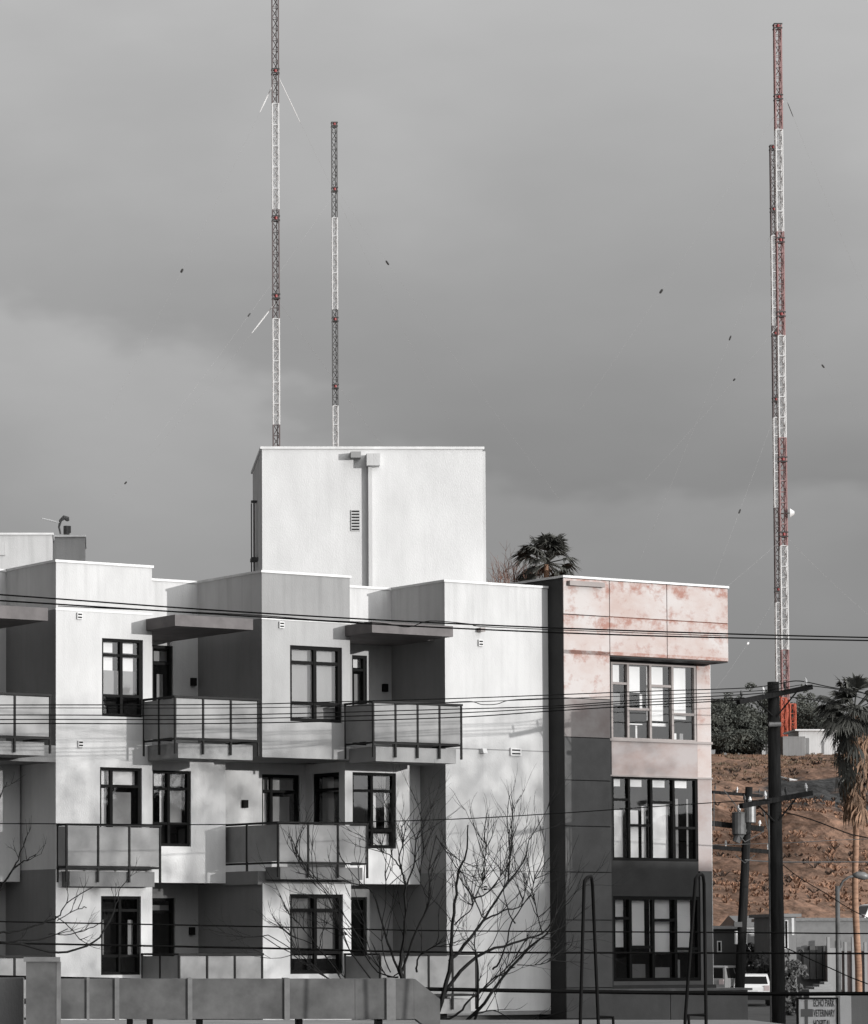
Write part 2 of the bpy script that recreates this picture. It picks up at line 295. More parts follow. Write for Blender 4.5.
# ------------------------------------------------------------------ ground, road and hill
def gz(x, y):
    if y < 90: z = 0
    elif y < 140: z = (y - 90) / 50 * 1.25
    elif y < 215: z = 1.25 + (y - 140) / 75 * .75
    elif y < 385:
        t = (y - 215) / 170; z = 2.0 + 24.0 * (t ** .86)
        z += (1 - abs(2 * t - 1)) * (1.0 * math.sin(x * .19 + y * .05) + .6 * math.sin(x * .43 - y * .11 + 1) + .35 * math.sin(x * .9 + y * .31))
    else: z = 26.0 + min(2, (y - 385) * .01)
    return z
def terrain():
    ys = [-300, -100, 0, 40, 90, 100, 110, 120, 130, 140, 160, 180, 200, 215] + [215 + i * 3.4 for i in range(1, 51)] + [400, 440, 500, 600, 800, 1500, 5000]
    xs = [-3000, -1000, -400, -150, -60] + [-20 + i * 2 for i in range(72)] + [140, 200, 400, 1000, 3000]
    me = bpy.data.meshes.new('ground'); V = [(x, y, gz(x, y)) for y in ys for x in xs]; n = len(xs)
    me.from_pydata(V, [], [(j * n + i, j * n + i + 1, (j + 1) * n + i + 1, (j + 1) * n + i) for j in range(len(ys) - 1) for i in range(n - 1)])
    m = mat('hillside_earth', (.27, .16, .11), .95, col2=(.13, .08, .055), vscale=.5, bump=1.0, bscale=.9, stretch=(1, .5, 1.3), lo=.38, hi=.64)
    m.node_tree.nodes['Bump'].inputs['Distance'].default_value = .5
    t = m.node_tree; b = t.nodes['Principled BSDF']; g = t.nodes.new('ShaderNodeNewGeometry'); sp = t.nodes.new('ShaderNodeSeparateXYZ'); t.links.new(g.outputs['Position'], sp.inputs[0])
    def mth(op, a, c):
        q = t.nodes.new('ShaderNodeMath'); q.operation = op
        for i, v in enumerate((a, c)):
            if isinstance(v, (int, float)): q.inputs[i].default_value = v
            else: t.links.new(v, q.inputs[i])
        return q.outputs[0]
    # vegetation shade painted grey across the slope, plus grey flat land before it
    nn = t.nodes.new('ShaderNodeTexNoise'); nn.inputs['Scale'].default_value = .09; nn.inputs['Detail'].default_value = 5; t.links.new(g.outputs['Position'], nn.inputs[0])
    nv = mth('MULTIPLY', mth('SUBTRACT', nn.outputs[0], .5), 22)
    band = mth('ADD', mth('SUBTRACT', 9.5, mth('ABSOLUTE', mth('SUBTRACT', sp.outputs['Z'], mth('SUBTRACT', 20.5, mth('MULTIPLY', sp.outputs['X'], .04))), 0)), mth('MULTIPLY', nv, .45))
    band = mth('SUBTRACT', band, mth('MAXIMUM', mth('MULTIPLY', mth('SUBTRACT', 70, sp.outputs['X']), .7), 0)); band = mth('SUBTRACT', band, 5.2)
    r1 = t.nodes.new('ShaderNodeMapRange'); t.links.new(band, r1.inputs[0]); r1.inputs[1].default_value = -.4; r1.inputs[2].default_value = .6
    r2 = t.nodes.new('ShaderNodeMapRange'); t.links.new(mth('ADD', sp.outputs['Y'], mth('MULTIPLY', nv, .5)), r2.inputs[0]); r2.inputs[1].default_value = 222; r2.inputs[2].default_value = 218
    f = mth('MAXIMUM', r1.outputs[0], r2.outputs[0])
    mx = t.nodes.new('ShaderNodeMix'); mx.data_type = 'RGBA'; t.links.new(f, mx.inputs[0]); t.links.new(b.inputs['Base Color'].links[0].from_socket, mx.inputs[6]); mx.inputs[7].default_value = (.05, .05, .05, 1)
    t.links.new(mx.outputs[2], b.inputs['Base Color'])
    me.materials.append(m); o = bpy.data.objects.new('ground', me); COL.objects.link(o); tag(o, kind='structure')
terrain()
def scrub(name, m, n, seed, zone, size, label_=None):
    rnd = random.Random(seed); mb = MB()
    for _ in range(n):
        x = rnd.uniform(*zone[0]); y = rnd.uniform(*zone[1])
        if math.sin(x * .31 + seed) * math.sin(y * .17 + x * .1) < zone[2]: continue
        z = gz(x, y); h = size * rnd.uniform(.5, 1.5); a = rnd.uniform(0, 3.14)
        for k in range(6):
            a += .9; dx, dy = math.cos(a) * h, math.sin(a) * h; t = rnd.uniform(-.6, .6)
            mb.quad((x - dx * .15, y - dy * .15, z - .1), (x + dx * .15, y + dy * .15, z - .1), (x + dx * .9 + t * h, y + dy * .9, z + h * rnd.uniform(.3, .9)), (x + dx * .5 + t * h, y + dy * .5, z + h * rnd.uniform(.5, 1.1)))
    tag(mb.build(name, m), kind='stuff')
scrub('dry_scrub', mat('dry_scrub_stalks', (.33, .19, .125), .95, col2=(.12, .075, .055), vscale=.7), 8000, 1, ((45, 135), (222, 310), -.25), .24)
scrub('dark_scrub', mat('dark_scrub_leaves', (.075, .055, .045), .95), 3500, 2, ((45, 135), (225, 384), .15), .30)
scrub('tan_grass', mat('tan_grass_tufts', (.26, .15, .10), .95, col2=(.12, .11, .08), vscale=.5), 2500, 3, ((55, 135), (350, 386), -.4), .2)
def strip(name, m, pts, wl, wr, dz, zf=gz):
    mb = MB(); L = []
    for (x, y) in pts: L.append((x - wl, y, zf(x, y) + dz, x + wr))
    for p, q in zip(L, L[1:]): mb.quad((p[0], p[1], p[2]), (p[3], p[1], p[2]), (q[3], q[1], q[2]), (q[0], q[1], q[2]))
    return tag(mb.build(name, m), kind='structure')
RP = [(18, 60), (21, 89), (24, 110), (27, 130), (30, 140), (34, 160), (37.5, 180), (39, 200), (39, 213)]
strip('road', ASPH, RP, 4.5, 6.2, .03)
strip('pavement', CONC, RP, 8.0, -4.5, .14)
strip('lane_marking', PAINT, RP, -5.6, 5.75, .036)

# ------------------------------------------------------------------ apartment building
apt = empty('apartment_building', F(0, 0, 0), A, label='large white and grey stucco apartment block with stacked balconies and flat stepped roof', cat='apartment building')
dR = 2.5; dCB = -.5; dRB = -.95; dR2 = 1.4; dB2 = .15; dR3 = 1.95
zP = PF(56, 562, 0)[1]; zG = PF(56, 609, 0)[1]; zA4 = PF(262, 757, dCB)[1]; zA3 = PF(200, 883, 1.0)[1]
s1 = PF(152, 660, 0)[0]; s2 = PF(262, 660, dCB)[0]; s3 = PF(350, 660, dCB)[0]; s4 = PF(445, 660, dRB)[0]; s5 = PF(556, 660, dRB)[0]
zF3 = PF(56, 869, 0)[1]      # level 3 floor line
zB2 = .2
def fw(name, m, sa, sb, d, z0, z1, opens=(), **k): return wall(name, m, apt, F(sa, d, 0), ES, NF, sb - sa, z0, z1, [(o[0] - sa, o[1] - sa, o[2], o[3]) for o in opens], **k)
def lw(name, m, s, da, db, z0, z1, opens=(), **k):   # left-facing side wall from depth db (back) to da (front)
    return wall(name, m, apt, F(s, db, 0), -ED, NL, db - da, z0, z1, opens, **k)
def rw(name, m, s, da, db, z0, z1): return wall(name, m, apt, F(s, da, 0), ED, ES, db - da, z0, z1)
def rect(x0, y0, x1, y1, d):     # photo rectangle -> opening on plane d
    a, za = PF(x0, y0, d); b, _ = PF(x1, y0, d); _, zb = PF(x0, y1, d); return (a, b, zb, za)
CROSS = [(0, .5, [.30, .72]), (.5, 1, [.30, .72])]
TALL = [(0, .5, [.27, .79]), (.5, 1, [.27, .79])]
def fwin(o, d, cols, blinds=(), **k): return window(apt, F(0, d, 0), ES, NF, *o, cols, blinds, **k)
# bay at the left
W1 = rect(102, 638, 143, 716, 0); W1b = rect(100, 767, 142, 860, 0); W1c = rect(101, 896, 141, 975, 0)
fw('wall', WHITE, 0, s1, 0, zF3 + 1.9, zP, [W1], label='bright white sunlit bay wall at the left of the building') if False else None
zj = PF(56, 738, 0)[1]
fw('wall', WHITE, 0, s1, 0, zj, zP, [W1]); fw('wall', GREY, 0, s1, 0, zA3, zj, [W1b]); fw('wall', WHITE2, 0, s1, 0, zB2, zA3, [W1c])
BL4 = [(.1, .9, .30, .95), (.1, .9, .05, .2)]
fwin(W1, 0, TALL, [(.06, .38, .60, .80, BLINDL), (.56, .88, .60, .80, BLINDL), (.06, .38, .83, .97, BLINDL), (.56, .88, .83, .97, BLINDL), (.06, .94, .28, .60, BLIND)])
fwin(W1b, 0, [(0, .3, [.80]), (.3, 1, [.80])], [(.05, .95, .82, .97, BLINDL), (.04, .27, .0, .78, BLINDL), (.42, .86, .0, .74, BLIND)], name='balcony_door')
fwin(W1c, 0, [(0, .5, [.24, .82]), (.5, 1, [.24, .82])], [(.08, .2, .25, .7, MID), (.8, .92, .25, .7, MID)])
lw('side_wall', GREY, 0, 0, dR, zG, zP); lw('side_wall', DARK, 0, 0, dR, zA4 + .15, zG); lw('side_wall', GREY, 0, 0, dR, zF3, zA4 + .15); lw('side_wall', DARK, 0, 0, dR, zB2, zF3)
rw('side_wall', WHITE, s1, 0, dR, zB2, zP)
# middle bay
W2 = rect(290, 645, 342, 721, dCB); W2c = rect(290, 894, 343, 974, dCB)
fw('wall', MID, s2, s3, dCB, zG, zP, label='parapet of the middle bay, shade put into its grey'); fw('wall', BAYSHADE, s2, s3, dCB, zA4, zG, [W2]); fw('wall', WHITE2, s2, s3, dCB, zB2, zF3 - .3, [W2c])  # upper middle bay is out of the sun; its shade is in these greys
fwin(W2, dCB, [(0, .5, [.245, .78]), (.5, 1, [.245, .78])], [(.03, .97, .03, .98, MID)], bar=.09)  # blind darkened with the same shade as the bay
fwin(W2c, dCB, [(0, .5, [.27, .80]), (.5, 1, [.27, .80])], [(.05, .48, .82, .98, BLIND), (.52, .97, .82, .98, BLIND), (.05, .95, .3, .8, DARK), (.03, .97, .19, .23, BLINDL)], bar=.09)
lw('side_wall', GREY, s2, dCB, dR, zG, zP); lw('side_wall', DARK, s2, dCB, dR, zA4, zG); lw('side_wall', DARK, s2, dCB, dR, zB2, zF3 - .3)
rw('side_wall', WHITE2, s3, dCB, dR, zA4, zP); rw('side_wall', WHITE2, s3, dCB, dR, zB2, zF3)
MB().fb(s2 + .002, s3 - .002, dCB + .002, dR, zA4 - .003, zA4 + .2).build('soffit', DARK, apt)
# right block
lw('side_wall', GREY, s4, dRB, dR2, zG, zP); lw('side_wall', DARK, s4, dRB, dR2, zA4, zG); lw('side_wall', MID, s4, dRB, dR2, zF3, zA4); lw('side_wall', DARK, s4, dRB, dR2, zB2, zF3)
zRB = PF(500, 1011, dRB)[1]
zr1 = PF(500, 750, dRB)[1]; zr2 = PF(500, 871, dRB)[1]
fw('wall', WHITE, s4, s5, dRB, zr1 + .012, zP); fw('wall', WHITE, s4, s5, dRB, zr2 + .012, zr1 - .012); fw('wall', WHITE, s4, s5, dRB, zRB, zr2 - .012)
MB().fb(s4 + .01, s5, dRB + .012, dRB + .1, zr2 - .02, zr2 + .02).fb(s4 + .01, s5, dRB + .012, dRB + .1, zr1 - .02, zr1 + .02).build('control_joint', MID, apt)
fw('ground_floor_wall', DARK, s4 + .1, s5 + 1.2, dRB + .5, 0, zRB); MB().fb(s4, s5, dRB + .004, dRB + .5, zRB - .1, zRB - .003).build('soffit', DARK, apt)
# recess walls (depth dR), one per storey; top storey has its shade put into the grey
D4a = rect(152.5, 645, 173, 745, dR); D4b = rect(352, 655, 367, 745, dR2)
D3 = rect(262, 774, 300, 858, dR3); D2a = rect(151, 898, 175, 985, dR); D2b = rect(350, 897, 367, 985, dR2)
sL = -9
W3 = None
fw('recess_wall', WHITE, sL, s2, dR, zG, zP); fw('recess_wall', RSHADE, sL, s2, dR, zA4, zG, [D4a]); fw('recess_wall', GREY, s1, s4, dR3, zF3, zA4, [D3]); fw('recess_wall', MID, sL, s2, dR, zB2, zF3, [D2a])
fw('recess_wall', WHITE, s3, s4, dR2, zG, zP); fw('recess_wall', RSHADE, s3, s4, dR2, zA4, zG, [D4b]); fw('recess_wall', MID, s3, s4, dR2, zB2, zF3, [D2b])
fwin(D4a, dR, [(0, 1, [.82])], [(.45, .75, 0, .72, BLIND), (.1, .95, .85, .95, BLIND)], name='balcony_door')
fwin(D4b, dR2, [(0, 1, [.84])], [(.5, .85, 0, .8, BLIND), (.1, .95, .87, .97, BLINDL)], name='balcony_door')
fwin(D3, dR3, [(0, .28, [.80]), (.28, 1, [.80])], [(.05, .95, .82, .97, BLIND), (.04, .25, .0, .78, BLINDL), (.42, .86, .0, .74, BLIND)], name='balcony_door')
fwin(D2a, dR, [(0, 1, [.84])], [(.1, .95, .86, .92, BLIND)], name='balcony_door'); fwin(D2b, dR2, [(0, 1, [.84])], [], name='balcony_door')
# projecting third-storey bays
dB = 1.0
sb0 = PF(150, 800, dB)[0]; sb1 = PF(225.5, 800, dB)[0]; W3a = rect(152.5, 770, 191, 846, dB)
fw('wall', WHITE2, sb0, sb1, dB, zA3, zA4 - .004, [W3a]); rw('side_wall', WHITE2, sb1, dB, dR, zA3, zA4)
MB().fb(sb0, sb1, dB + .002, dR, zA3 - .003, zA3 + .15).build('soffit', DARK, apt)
fwin(W3a, dB, [(0, .45, [.30, .76]), (.45, 1, [.30, .76])], [(.07, .40, .80, .96, BLINDL), (.55, .94, .80, .96, BLIND), (.32, .42, .32, .76, BLINDL), (.56, .9, .32, .74, BLIND)])
sc0 = PF(345, 800, dB2)[0]; sc1 = PF(424.5, 800, dB2)[0]; W3b = rect(352.5, 772, 396, 848, dB2)
zA3b = PF(380, 884, dB2)[1]
fw('wall', WHITE2, sc0, sc1, dB2, zA3b, zA4 - .004, [W3b]); rw('side_wall', WHITE2, sc1, dB2, dR3, zA3b, zA4)
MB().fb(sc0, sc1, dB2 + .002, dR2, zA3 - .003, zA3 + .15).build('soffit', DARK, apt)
fwin(W3b, dB2, [(0, .47, [.24, .76]), (.47, 1, [.24, .76])], [(.04, .44, .03, .97), (.55, .66, .28, .74, BLINDL), (.86, .95, .28, .74, BLINDL), (.52, .96, .8, .97), (.52, .96, .05, .2, BLINDL)])
d0_, zt_ = PS(312, 774, sc0); d1_, _ = PS(339, 774, sc0)
# window in the left-facing side of that bay
lw('side_wall', GREY, sc0, dB2, dR3, zF3 + .004, zA4 - .004, [(dR3 - d0_, dR3 - d1_, zt_ - 2.1, zt_)])
window(apt, F(sc0, dR3, 0), -ED, NL, dR3 - d0_, dR3 - d1_, zt_ - 2.1, zt_, [(0, 1, [.80])], [(.08, .92, .82, .96, BLIND), (.08, .92, .0, .78, MID)])
sl1, _ = PF(20, 800, 1.7)
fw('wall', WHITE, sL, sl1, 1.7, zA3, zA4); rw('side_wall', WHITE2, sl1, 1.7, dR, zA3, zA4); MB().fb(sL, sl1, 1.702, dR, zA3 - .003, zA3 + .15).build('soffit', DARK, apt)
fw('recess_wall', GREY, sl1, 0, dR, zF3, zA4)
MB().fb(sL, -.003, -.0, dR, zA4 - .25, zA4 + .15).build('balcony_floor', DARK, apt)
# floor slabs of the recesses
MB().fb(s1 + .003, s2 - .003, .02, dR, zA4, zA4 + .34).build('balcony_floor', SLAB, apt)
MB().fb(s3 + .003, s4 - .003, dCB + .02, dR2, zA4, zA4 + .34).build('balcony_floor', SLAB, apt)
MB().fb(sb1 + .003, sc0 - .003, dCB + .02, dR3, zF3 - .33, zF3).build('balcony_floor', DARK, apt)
# roof
rf = MB()
for a, b, d in ((sL, 0, dR), (0, s1, 0), (s1, s2, dR), (s2, s3, dCB), (s3, s4, dR2), (s4, s5 + .3, dRB)): rf.fb(a + .01, b - .01, d + .2, 16, zP - .9, zP - .7)
rf.build('roof', ROOF, apt)
c = .035
for a, b, d, e in ((0, s1, 0, dR), (s2, s3, dCB, dR), (s4, s5, dRB, dR2)):
    MB().fb(a - c, b + c, d - c, d + .22, zP + .002, zP + .06).fb(a - c, a + .22, d + .22, e - c - .002, zP + .002, zP + .06).build('parapet_cap', CAPM, apt)
for a, b, d in ((sL, -c - .003, dR), (s1 + c + .003, s2 - c - .003, dR), (s3 + c + .003, s4 - c - .003, dR2)): MB().fb(a, b, d - c, d + .22, zP + .002, zP + .06).build('parapet_cap', CAPM, apt)
MB().fb(0.1, s5, 10, 16, 0, zP - .75).fb(sL, 0, dR + .9, 16, 0, zP - .92).build('rear_wall', WHITE2, apt)
# thin drip line under the parapets
dl = MB()
for a, b, d in ((0, s1, 0), (s2, s3, dCB)): dl.fb(a - .012, b, d - .014, d - .001, zG - .02, zG + .02)
dl.build('drip_line', CAPM, apt)

def balcony(s0, s1_, d0, dl_, dr_, zt, zs1, zs0, nside, nfront, slabm=SLAB, label=None, sx=0.12):
    """slab with its railing: front at depth d0; left side returns to depth dl_, right side to dr_"""
    sl_ = MB().fb(s0 + sx, s1_ - sx, d0 + .06, min(dl_, dr_) - .003, zs0, zs1)
    b = sl_.build('balcony', slabm, apt)
    if label: b['label'] = label
    r = MB(); t = .045; zb = zs1 + .12
    posts = [(s0, dl_ + (d0 - dl_) * i / nside) for i in range(nside)] + [(s0 + (s1_ - s0) * i / nfront, d0) for i in range(nfront + 1)]
    for (s, d) in posts: r.fb(s - t / 2, s + t / 2, d - t / 2, d + t / 2, zs1 - .26, zt - .012)
    r.fb(s0 - .035, s1_ + .035, d0 - .035, d0 + .035, zt - .01, zt + .04); r.fb(s0 - .035, s0 + .035, d0 + .036, dl_ - .003, zt - .01, zt + .04); r.fb(s1_ - .035, s1_ + .035, d0 + .036, dr_ - .003, zt - .01, zt + .04)
    r.fb(s0, s1_, d0 - .02, d0 + .02, zb - .05, zb); r.fb(s0 - .02, s0 + .02, d0 + .021, dl_ - .003, zb - .05, zb); r.fb(s1_ - .02, s1_ + .02, d0 + .021, dr_ - .003, zb - .05, zb)
    r.build('railing', RAIL, b)
    for i in range(nfront):
        a0 = s0 + (s1_ - s0) * i / nfront + .035; a1 = s0 + (s1_ - s0) * (i + 1) / nfront - .035
        MB().fb(a0, a1, d0 - .008, d0 + .008, zb + .012, zt - .03).build('panel', LPANEL, b)
    for i in range(nside):
        e0 = dl_ + (d0 - dl_) * i / nside - .035; e1 = dl_ + (d0 - dl_) * (i + 1) / nside + .035
        MB().fb(s0 - .008, s0 + .008, e1, e0, zb + .012, zt - .03).build('panel', LPANEL, b)
    MB().fb(s1_ - .008, s1_ + .008, d0 + .035, dr_ - .04, zb + .012, zt - .03).build('panel', LPANEL, b)
    return b
def bal(xl, xc, yc, xr, ns, nf, ztop=None, dw=0, h1=1.03, th=.36, d=None, back=0.0, ybase=None, **k):
    if d is None:
        s_ = PF(xl, yc, dw)[0]; d = PS(xc, yc, s_)[0]
    back = dw
    s_ = PF(xc, yc, d)[0]; zt = ztop or PF(xc, yc, d)[1]; e_ = PF(xr, yc, d)[0]
    return balcony(s_, e_, d, back, back, zt, zt - h1 - .06, zt - h1 - .06 - th, ns, nf, **k)
b = bal(143.5, 175, 697, 258, 2, 3); b = bal(345, 373, 702, 461, 1, 4, slabm=MID, dw=dCB)
d41 = -1.45
e_, zt = PF(50, 696, -1.3); balcony(-7.5, e_, -1.3, 0, 0, PF(50, 696, -1.3)[1], PF(50, 696, -1.3)[1] - 1.09, PF(50, 696, -1.3)[1] - 1.4, 1, 7)
bal(57.5, 66.5, 825, 160, 1, 3, slabm=DARK)
sC = PF(262, 825, dCB)[0]; dC, zC = PS(278, 823, sC); eC = PF(367, 826, dC)[0]
balcony(sC, eC, dC, 1.6, dCB, zC, zC - 1.06, zC - 1.36, 2, 3, slabm=DARK, sx=.1)
bal(142, 179, 955, 262, 2, 3); bal(345, 380, 955, 476, 1, 4, dw=dCB)
e_, zt = PF(50, 957, -1.3); balcony(-7.5, e_, -1.3, 0, 0, zt, zt - 1.09, zt - 1.4, 1, 7)
# canopies over the top balconies
def canopy(xl, xc, yc, xr, dw=0):
    s_ = PF(xl, yc, dw)[0]; d = PS(xc, yc, s_)[0]; zt = PF(xc, yc, d)[1]; e_ = PF(xr, yc, d)[0]
    c = MB().fb(s_, e_, d, dw - .003, zt - .27, zt).build('canopy', CANOPY, apt); return s_, e_, d, zt
cs = canopy(146, 175, 614.5, 253); MB().fb(s1 + .004, min(cs[1], s2), -.003, dR - .004, cs[3] - .265, cs[3] - .005).build('canopy', CANOPY, apt)
cs = canopy(345, 372, 621.5, 453, dw=dCB); MB().fb(s3 + .004, s4 - .004, dCB - .001, dR2 - .004, cs[3] - .265, cs[3] - .005).build('canopy', CANOPY, apt)
ec = PF(48, 608, -1.3)[0]; zc = PF(48, 608, -1.3)[1]; MB().fb(-8, ec, -1.3, dR - .004, zc - .3, zc).build('canopy', CANOPY, apt)
# small hooded wall vents and louvres
def vent(x, y, d, w=.14, h=.16, m=WHITE2, hood=False):
    s, z = PF(x, y, d); b = MB(); b.fb(s - w / 2, s + w / 2, d - .05, d - .003, z - h / 2, z + h / 2)
    o = b.build('vent', m, apt); q = MB()
    if hood: q.hexa([F(s - w / 2, d - .16, z - h / 2), F(s + w / 2, d - .16, z - h / 2), F(s + w / 2, d - .052, z - h / 2), F(s - w / 2, d - .052, z - h / 2), F(s - w / 2, d - .11, z + h / 2), F(s + w / 2, d - .11, z + h / 2), F(s + w / 2, d - .052, z + h / 2), F(s - w / 2, d - .052, z + h / 2)]); q.build('hood', m, o)
    else:
        for k in (-.25, .2): q.fb(s - w * .38, s + w * .38, d - .056, d - .051, z + h * k - .012, z + h * k + .022)
        q.build('slot', FRAME, o)
for x, y, d in ((79, 616, 0), (80, 744, 0), (281, 625, dCB), (480, 643, dRB), (484, 888, dRB)): vent(x, y, d)
vent(515, 752, dRB, .34, .2)
for x, y in ((482, 751), (484, 876), (526, 875)): vent(x, y, dRB, .13, .12, hood=True)
for x, y, d in ((192.5, 682, dR), (384, 688, dR2), (244, 804, dR3), (191, 931, dR)):
    s, z = PF(x, y, d); MB().fb(s - .07, s + .07, d - .1, d - .003, z - .1, z + .1).build('wall_lamp', FRAME, apt)
# security lamps high on the right block
for x, y in ((478, 630),):
    s, z = PF(x, y, dRB); MB().fb(s - .04, s + .1, dRB - .18, dRB - .003, z - .05, z + .05).build('bracket_lamp', FRAMEL, apt)

# ---- stair tower on the roof (turned a little from the facade)
PA = R(.4); PX = Vector((math.cos(PA), math.sin(PA), 0)); PN = Vector((math.sin(PA), -math.cos(PA), 0))
pc = at(262, 447, 92); ptop = pc.z; pc.z = 0
pe = at(482.5, 447, 92); PW = (pe - pc).dot(PX)
tw = MB(); z0 = zP - .9
tw.ob(pc, PX, PN, 0, PW, -4.9, 0, z0, ptop - .06); twr = tw.build('roof_tower', TOWERW, apt)
MB().ob(pc, PX, PN, -.05, PW + .05, -4.95, .05, ptop - .058, ptop + .01).build('cap', CAPM, twr)
MB().ob(pc, PX, PN, PW + .003, PW + .09, -1.5, -.06, z0, at(486, 461, 94).z).build('downpipe', WHITE, twr)
def pa(x, y):   # photo point on the tower front
    r = ray(x, y); t = (pc - CAM).dot(PN) / r.dot(PN); p = CAM + r * t; return (p - pc).dot(PX), p.z
a0, zt = pa(365, 455); a1, zb = pa(379, 467)
MB().ob(pc, PX, PN, a0 + .02, a1, .003, .32, zb, zt).build('rain_hopper', WHITE, twr)
a2, zz = pa(350, 453); a3, zz2 = pa(360, 459); MB().ob(pc, PX, PN, a2, a3, .003, .3, zz2, zz).build('scupper', MID, twr)
a4, _ = pa(369.5, 500); MB().ob(pc, PX, PN, a4 - .045, a4 + .055, .03, .16, z0, zb - .002).build('downpipe', WHITE, twr)
va, vz = pa(351, 510); vb, vz2 = pa(360, 531)
vm = MB().ob(pc, PX, PN, va, vb, .003, .03, vz2, vz).build('louvre', WHITE, twr); lm = MB()
for k in range(7): zk = vz2 + (vz - vz2) * (k + .3) / 7; lm.ob(pc, PX, PN, va + .02, vb - .02, .031, .04, zk, zk + .035)
lm.build('slat', FRAME, vm)
# ladder frame at the tower's left side
lf = MB(); pL = pc - PN * 2.5 - PX * .0
for k in (0, .22): lf.ob(pc, PX, PN, -.10 - k * .3, -.07 - k * .3, -2.6 - k, -2.5 - k, z0, at(254, 500, 94).z)
lf.ob(pc, PX, PN, -.17, -.003, -2.65, -2.5, at(254, 500, 94).z, at(254, 498, 94).z); lf.ob(pc, PX, PN, -.2, -.003, -2.6, -2.0, at(254, 560, 94).z, at(254, 557, 94).z); lf.build('ladder', METAL, twr)
# left roof blocks; the lower one has its shade painted in grey
q = at(52, 535, 96); q2 = at(85, 537, 97.5)
MB().wb(-12, q.x, 96, 101, zP - 1, q.z).build('roof_room', WHITE, apt); MB().wb(q.x + .003, q2.x, 97.5, 100.5, zP - 1, q2.z).build('roof_room', MID, apt)
MB().wb(-12, q.x + .05, 95.95, 101, q.z + .002, q.z + .06).wb(q.x + .06, q2.x + .03, 97.45, 100.5, q2.z + .002, q2.z + .05).build('parapet_cap', CAPM, apt)
qv = at(2, 549, 96); MB().wb(qv.x - .4, qv.x + .1, 95.93, 95.997, qv.z - .18, qv.z + .18).build('vent', WHITE, apt)

# ------------------------------------------------------------------ panel-clad building at the right of the block
pan = empty('panel_building', F(s5, 0, 0), A, label='boxy building clad in rust stained pale panels above and dark panels below', cat='building')
dP = -1.6; dW = -.86
sa = PF(563.5, 640, dP)[0]; sm = PF(610.5, 720, dP)[0]; se = PF(728, 600, dP)[0]
pzT = PF(563.5, 577.5, dP)[1]; pzO = PF(660, 658, dP)[1]
pzD = PF(570, 716, dP)[1]; pz0 = PF(600, 988, dP)[1]
def prect(x0, y0, x1, y1): return rect(x0, y0, x1, y1, dW)
def panels(name, m, sx, zx, d, parent, g=.012):
    b = MB()
    for i in range(len(sx) - 1):
        for j in range(len(zx) - 1): b.fb(sx[i] + g, sx[i + 1] - g, d, d + .03, zx[j] + g, zx[j + 1] - g)
    return b.build(name, m, parent)
sj = PF(667, 620, dP)[0]; zj1 = PF(563.5, 614, dP)[1]; zj2 = PF(563.5, 650, dP)[1]
panels('panel', RUST, [sa, sm, sj, se], [pzO, zj1, pzT], dP, pan)
zf_ = PF(570, 698, dP)[1]; zg_ = PF(570, 737, dP)[1]
panels('panel', RUST, [sa, sm], [zf_, zj2, pzO], dP, pan); panels('middle_panel', MPANEL, [sa, sm], [zg_, zf_], dP, pan)  # panel tone steps from pale through grey to dark going down
lowz = [0.0, 1.5, 3.0, PF(570, 988, dP)[1], PF(570, 920, dP)[1], PF(570, 872, dP)[1], PF(570, 826, dP)[1], PF(570, 780, dP)[1], PF(570, 737, dP)[1]]
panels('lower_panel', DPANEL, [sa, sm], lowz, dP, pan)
# backing mass: left part, overhang, window wall ends
bk = MB(); bk.fb(sa + .005, sm - .005, dP + .031, 12, 0, pzT - .02); bk.fb(sm - .004, se - .012, dP + .045, 11, pzO + .004, pzT - .021); bk.build('structure_wall', DPANEL2, pan)
MB().fb(sm - .004, se - .012, dP + .031, dP + .043, pzO + .004, pzT - .021).build('joint_backing', RJ, pan)
MB().fb(sa - .02, se + .02, dP - .03, 12.02, pzT + .002, pzT + .06).build('roof_cap', CAPM, pan)
MB().fb(sm, se - .003, dP + .035, dW + .1, pzO - .03, pzO + .002).build('soffit', DPANEL2, pan)
sw1 = PF(697, 720, dW)[0]; seW = PF(710.5, 720, dW)[0]
zA_ = PF(660, 741.5, dW)[1]; zB_ = PF(660, 777, dW)[1]; zC_ = PF(660, 861, dW)[1]; zD_ = PF(660, 896.5, dW)[1]; zE_ = PF(660, 981, dW)[1]
sw0 = PF(611.5, 720, dW)[0]; o1 = (sw0, sw1, zA_, pzO - .06); o2 = (sw0, sw1, zC_, zB_); o3 = (sw0, sw1 + .05, zE_, zD_)
MB().fb(sm + .01, sw0 - .003, dW - .001, dW + .1, pz0 - .3, pzO - .035).build('window_jamb', DPANEL2, pan)
def pw(name, m, a, b_, z0, z1): return MB().fb(a, b_, dW, dW + .12, z0, z1).build(name, m, pan)
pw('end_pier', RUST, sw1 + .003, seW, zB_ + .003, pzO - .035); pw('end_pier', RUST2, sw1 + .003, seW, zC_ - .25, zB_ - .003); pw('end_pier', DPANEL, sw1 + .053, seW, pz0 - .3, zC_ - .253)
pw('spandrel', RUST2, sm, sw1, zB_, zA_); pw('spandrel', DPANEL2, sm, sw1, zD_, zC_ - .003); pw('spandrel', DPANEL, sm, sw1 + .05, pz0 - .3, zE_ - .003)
MB().fb(sm + .01, seW + .02, dW - .06, dW - .002, zA_ - .03, zA_ + .03).fb(sm + .01, seW + .02, dW - .05, dW - .002, zB_ - .02, zB_ + .02).build('window_ledge', FRAMEL, pan)
MB().fb(sm + .01, seW + .02, dW - .1, dW - .002, pz0 - .08, zE_ - .1).build('window_ledge', DPANEL2, pan)
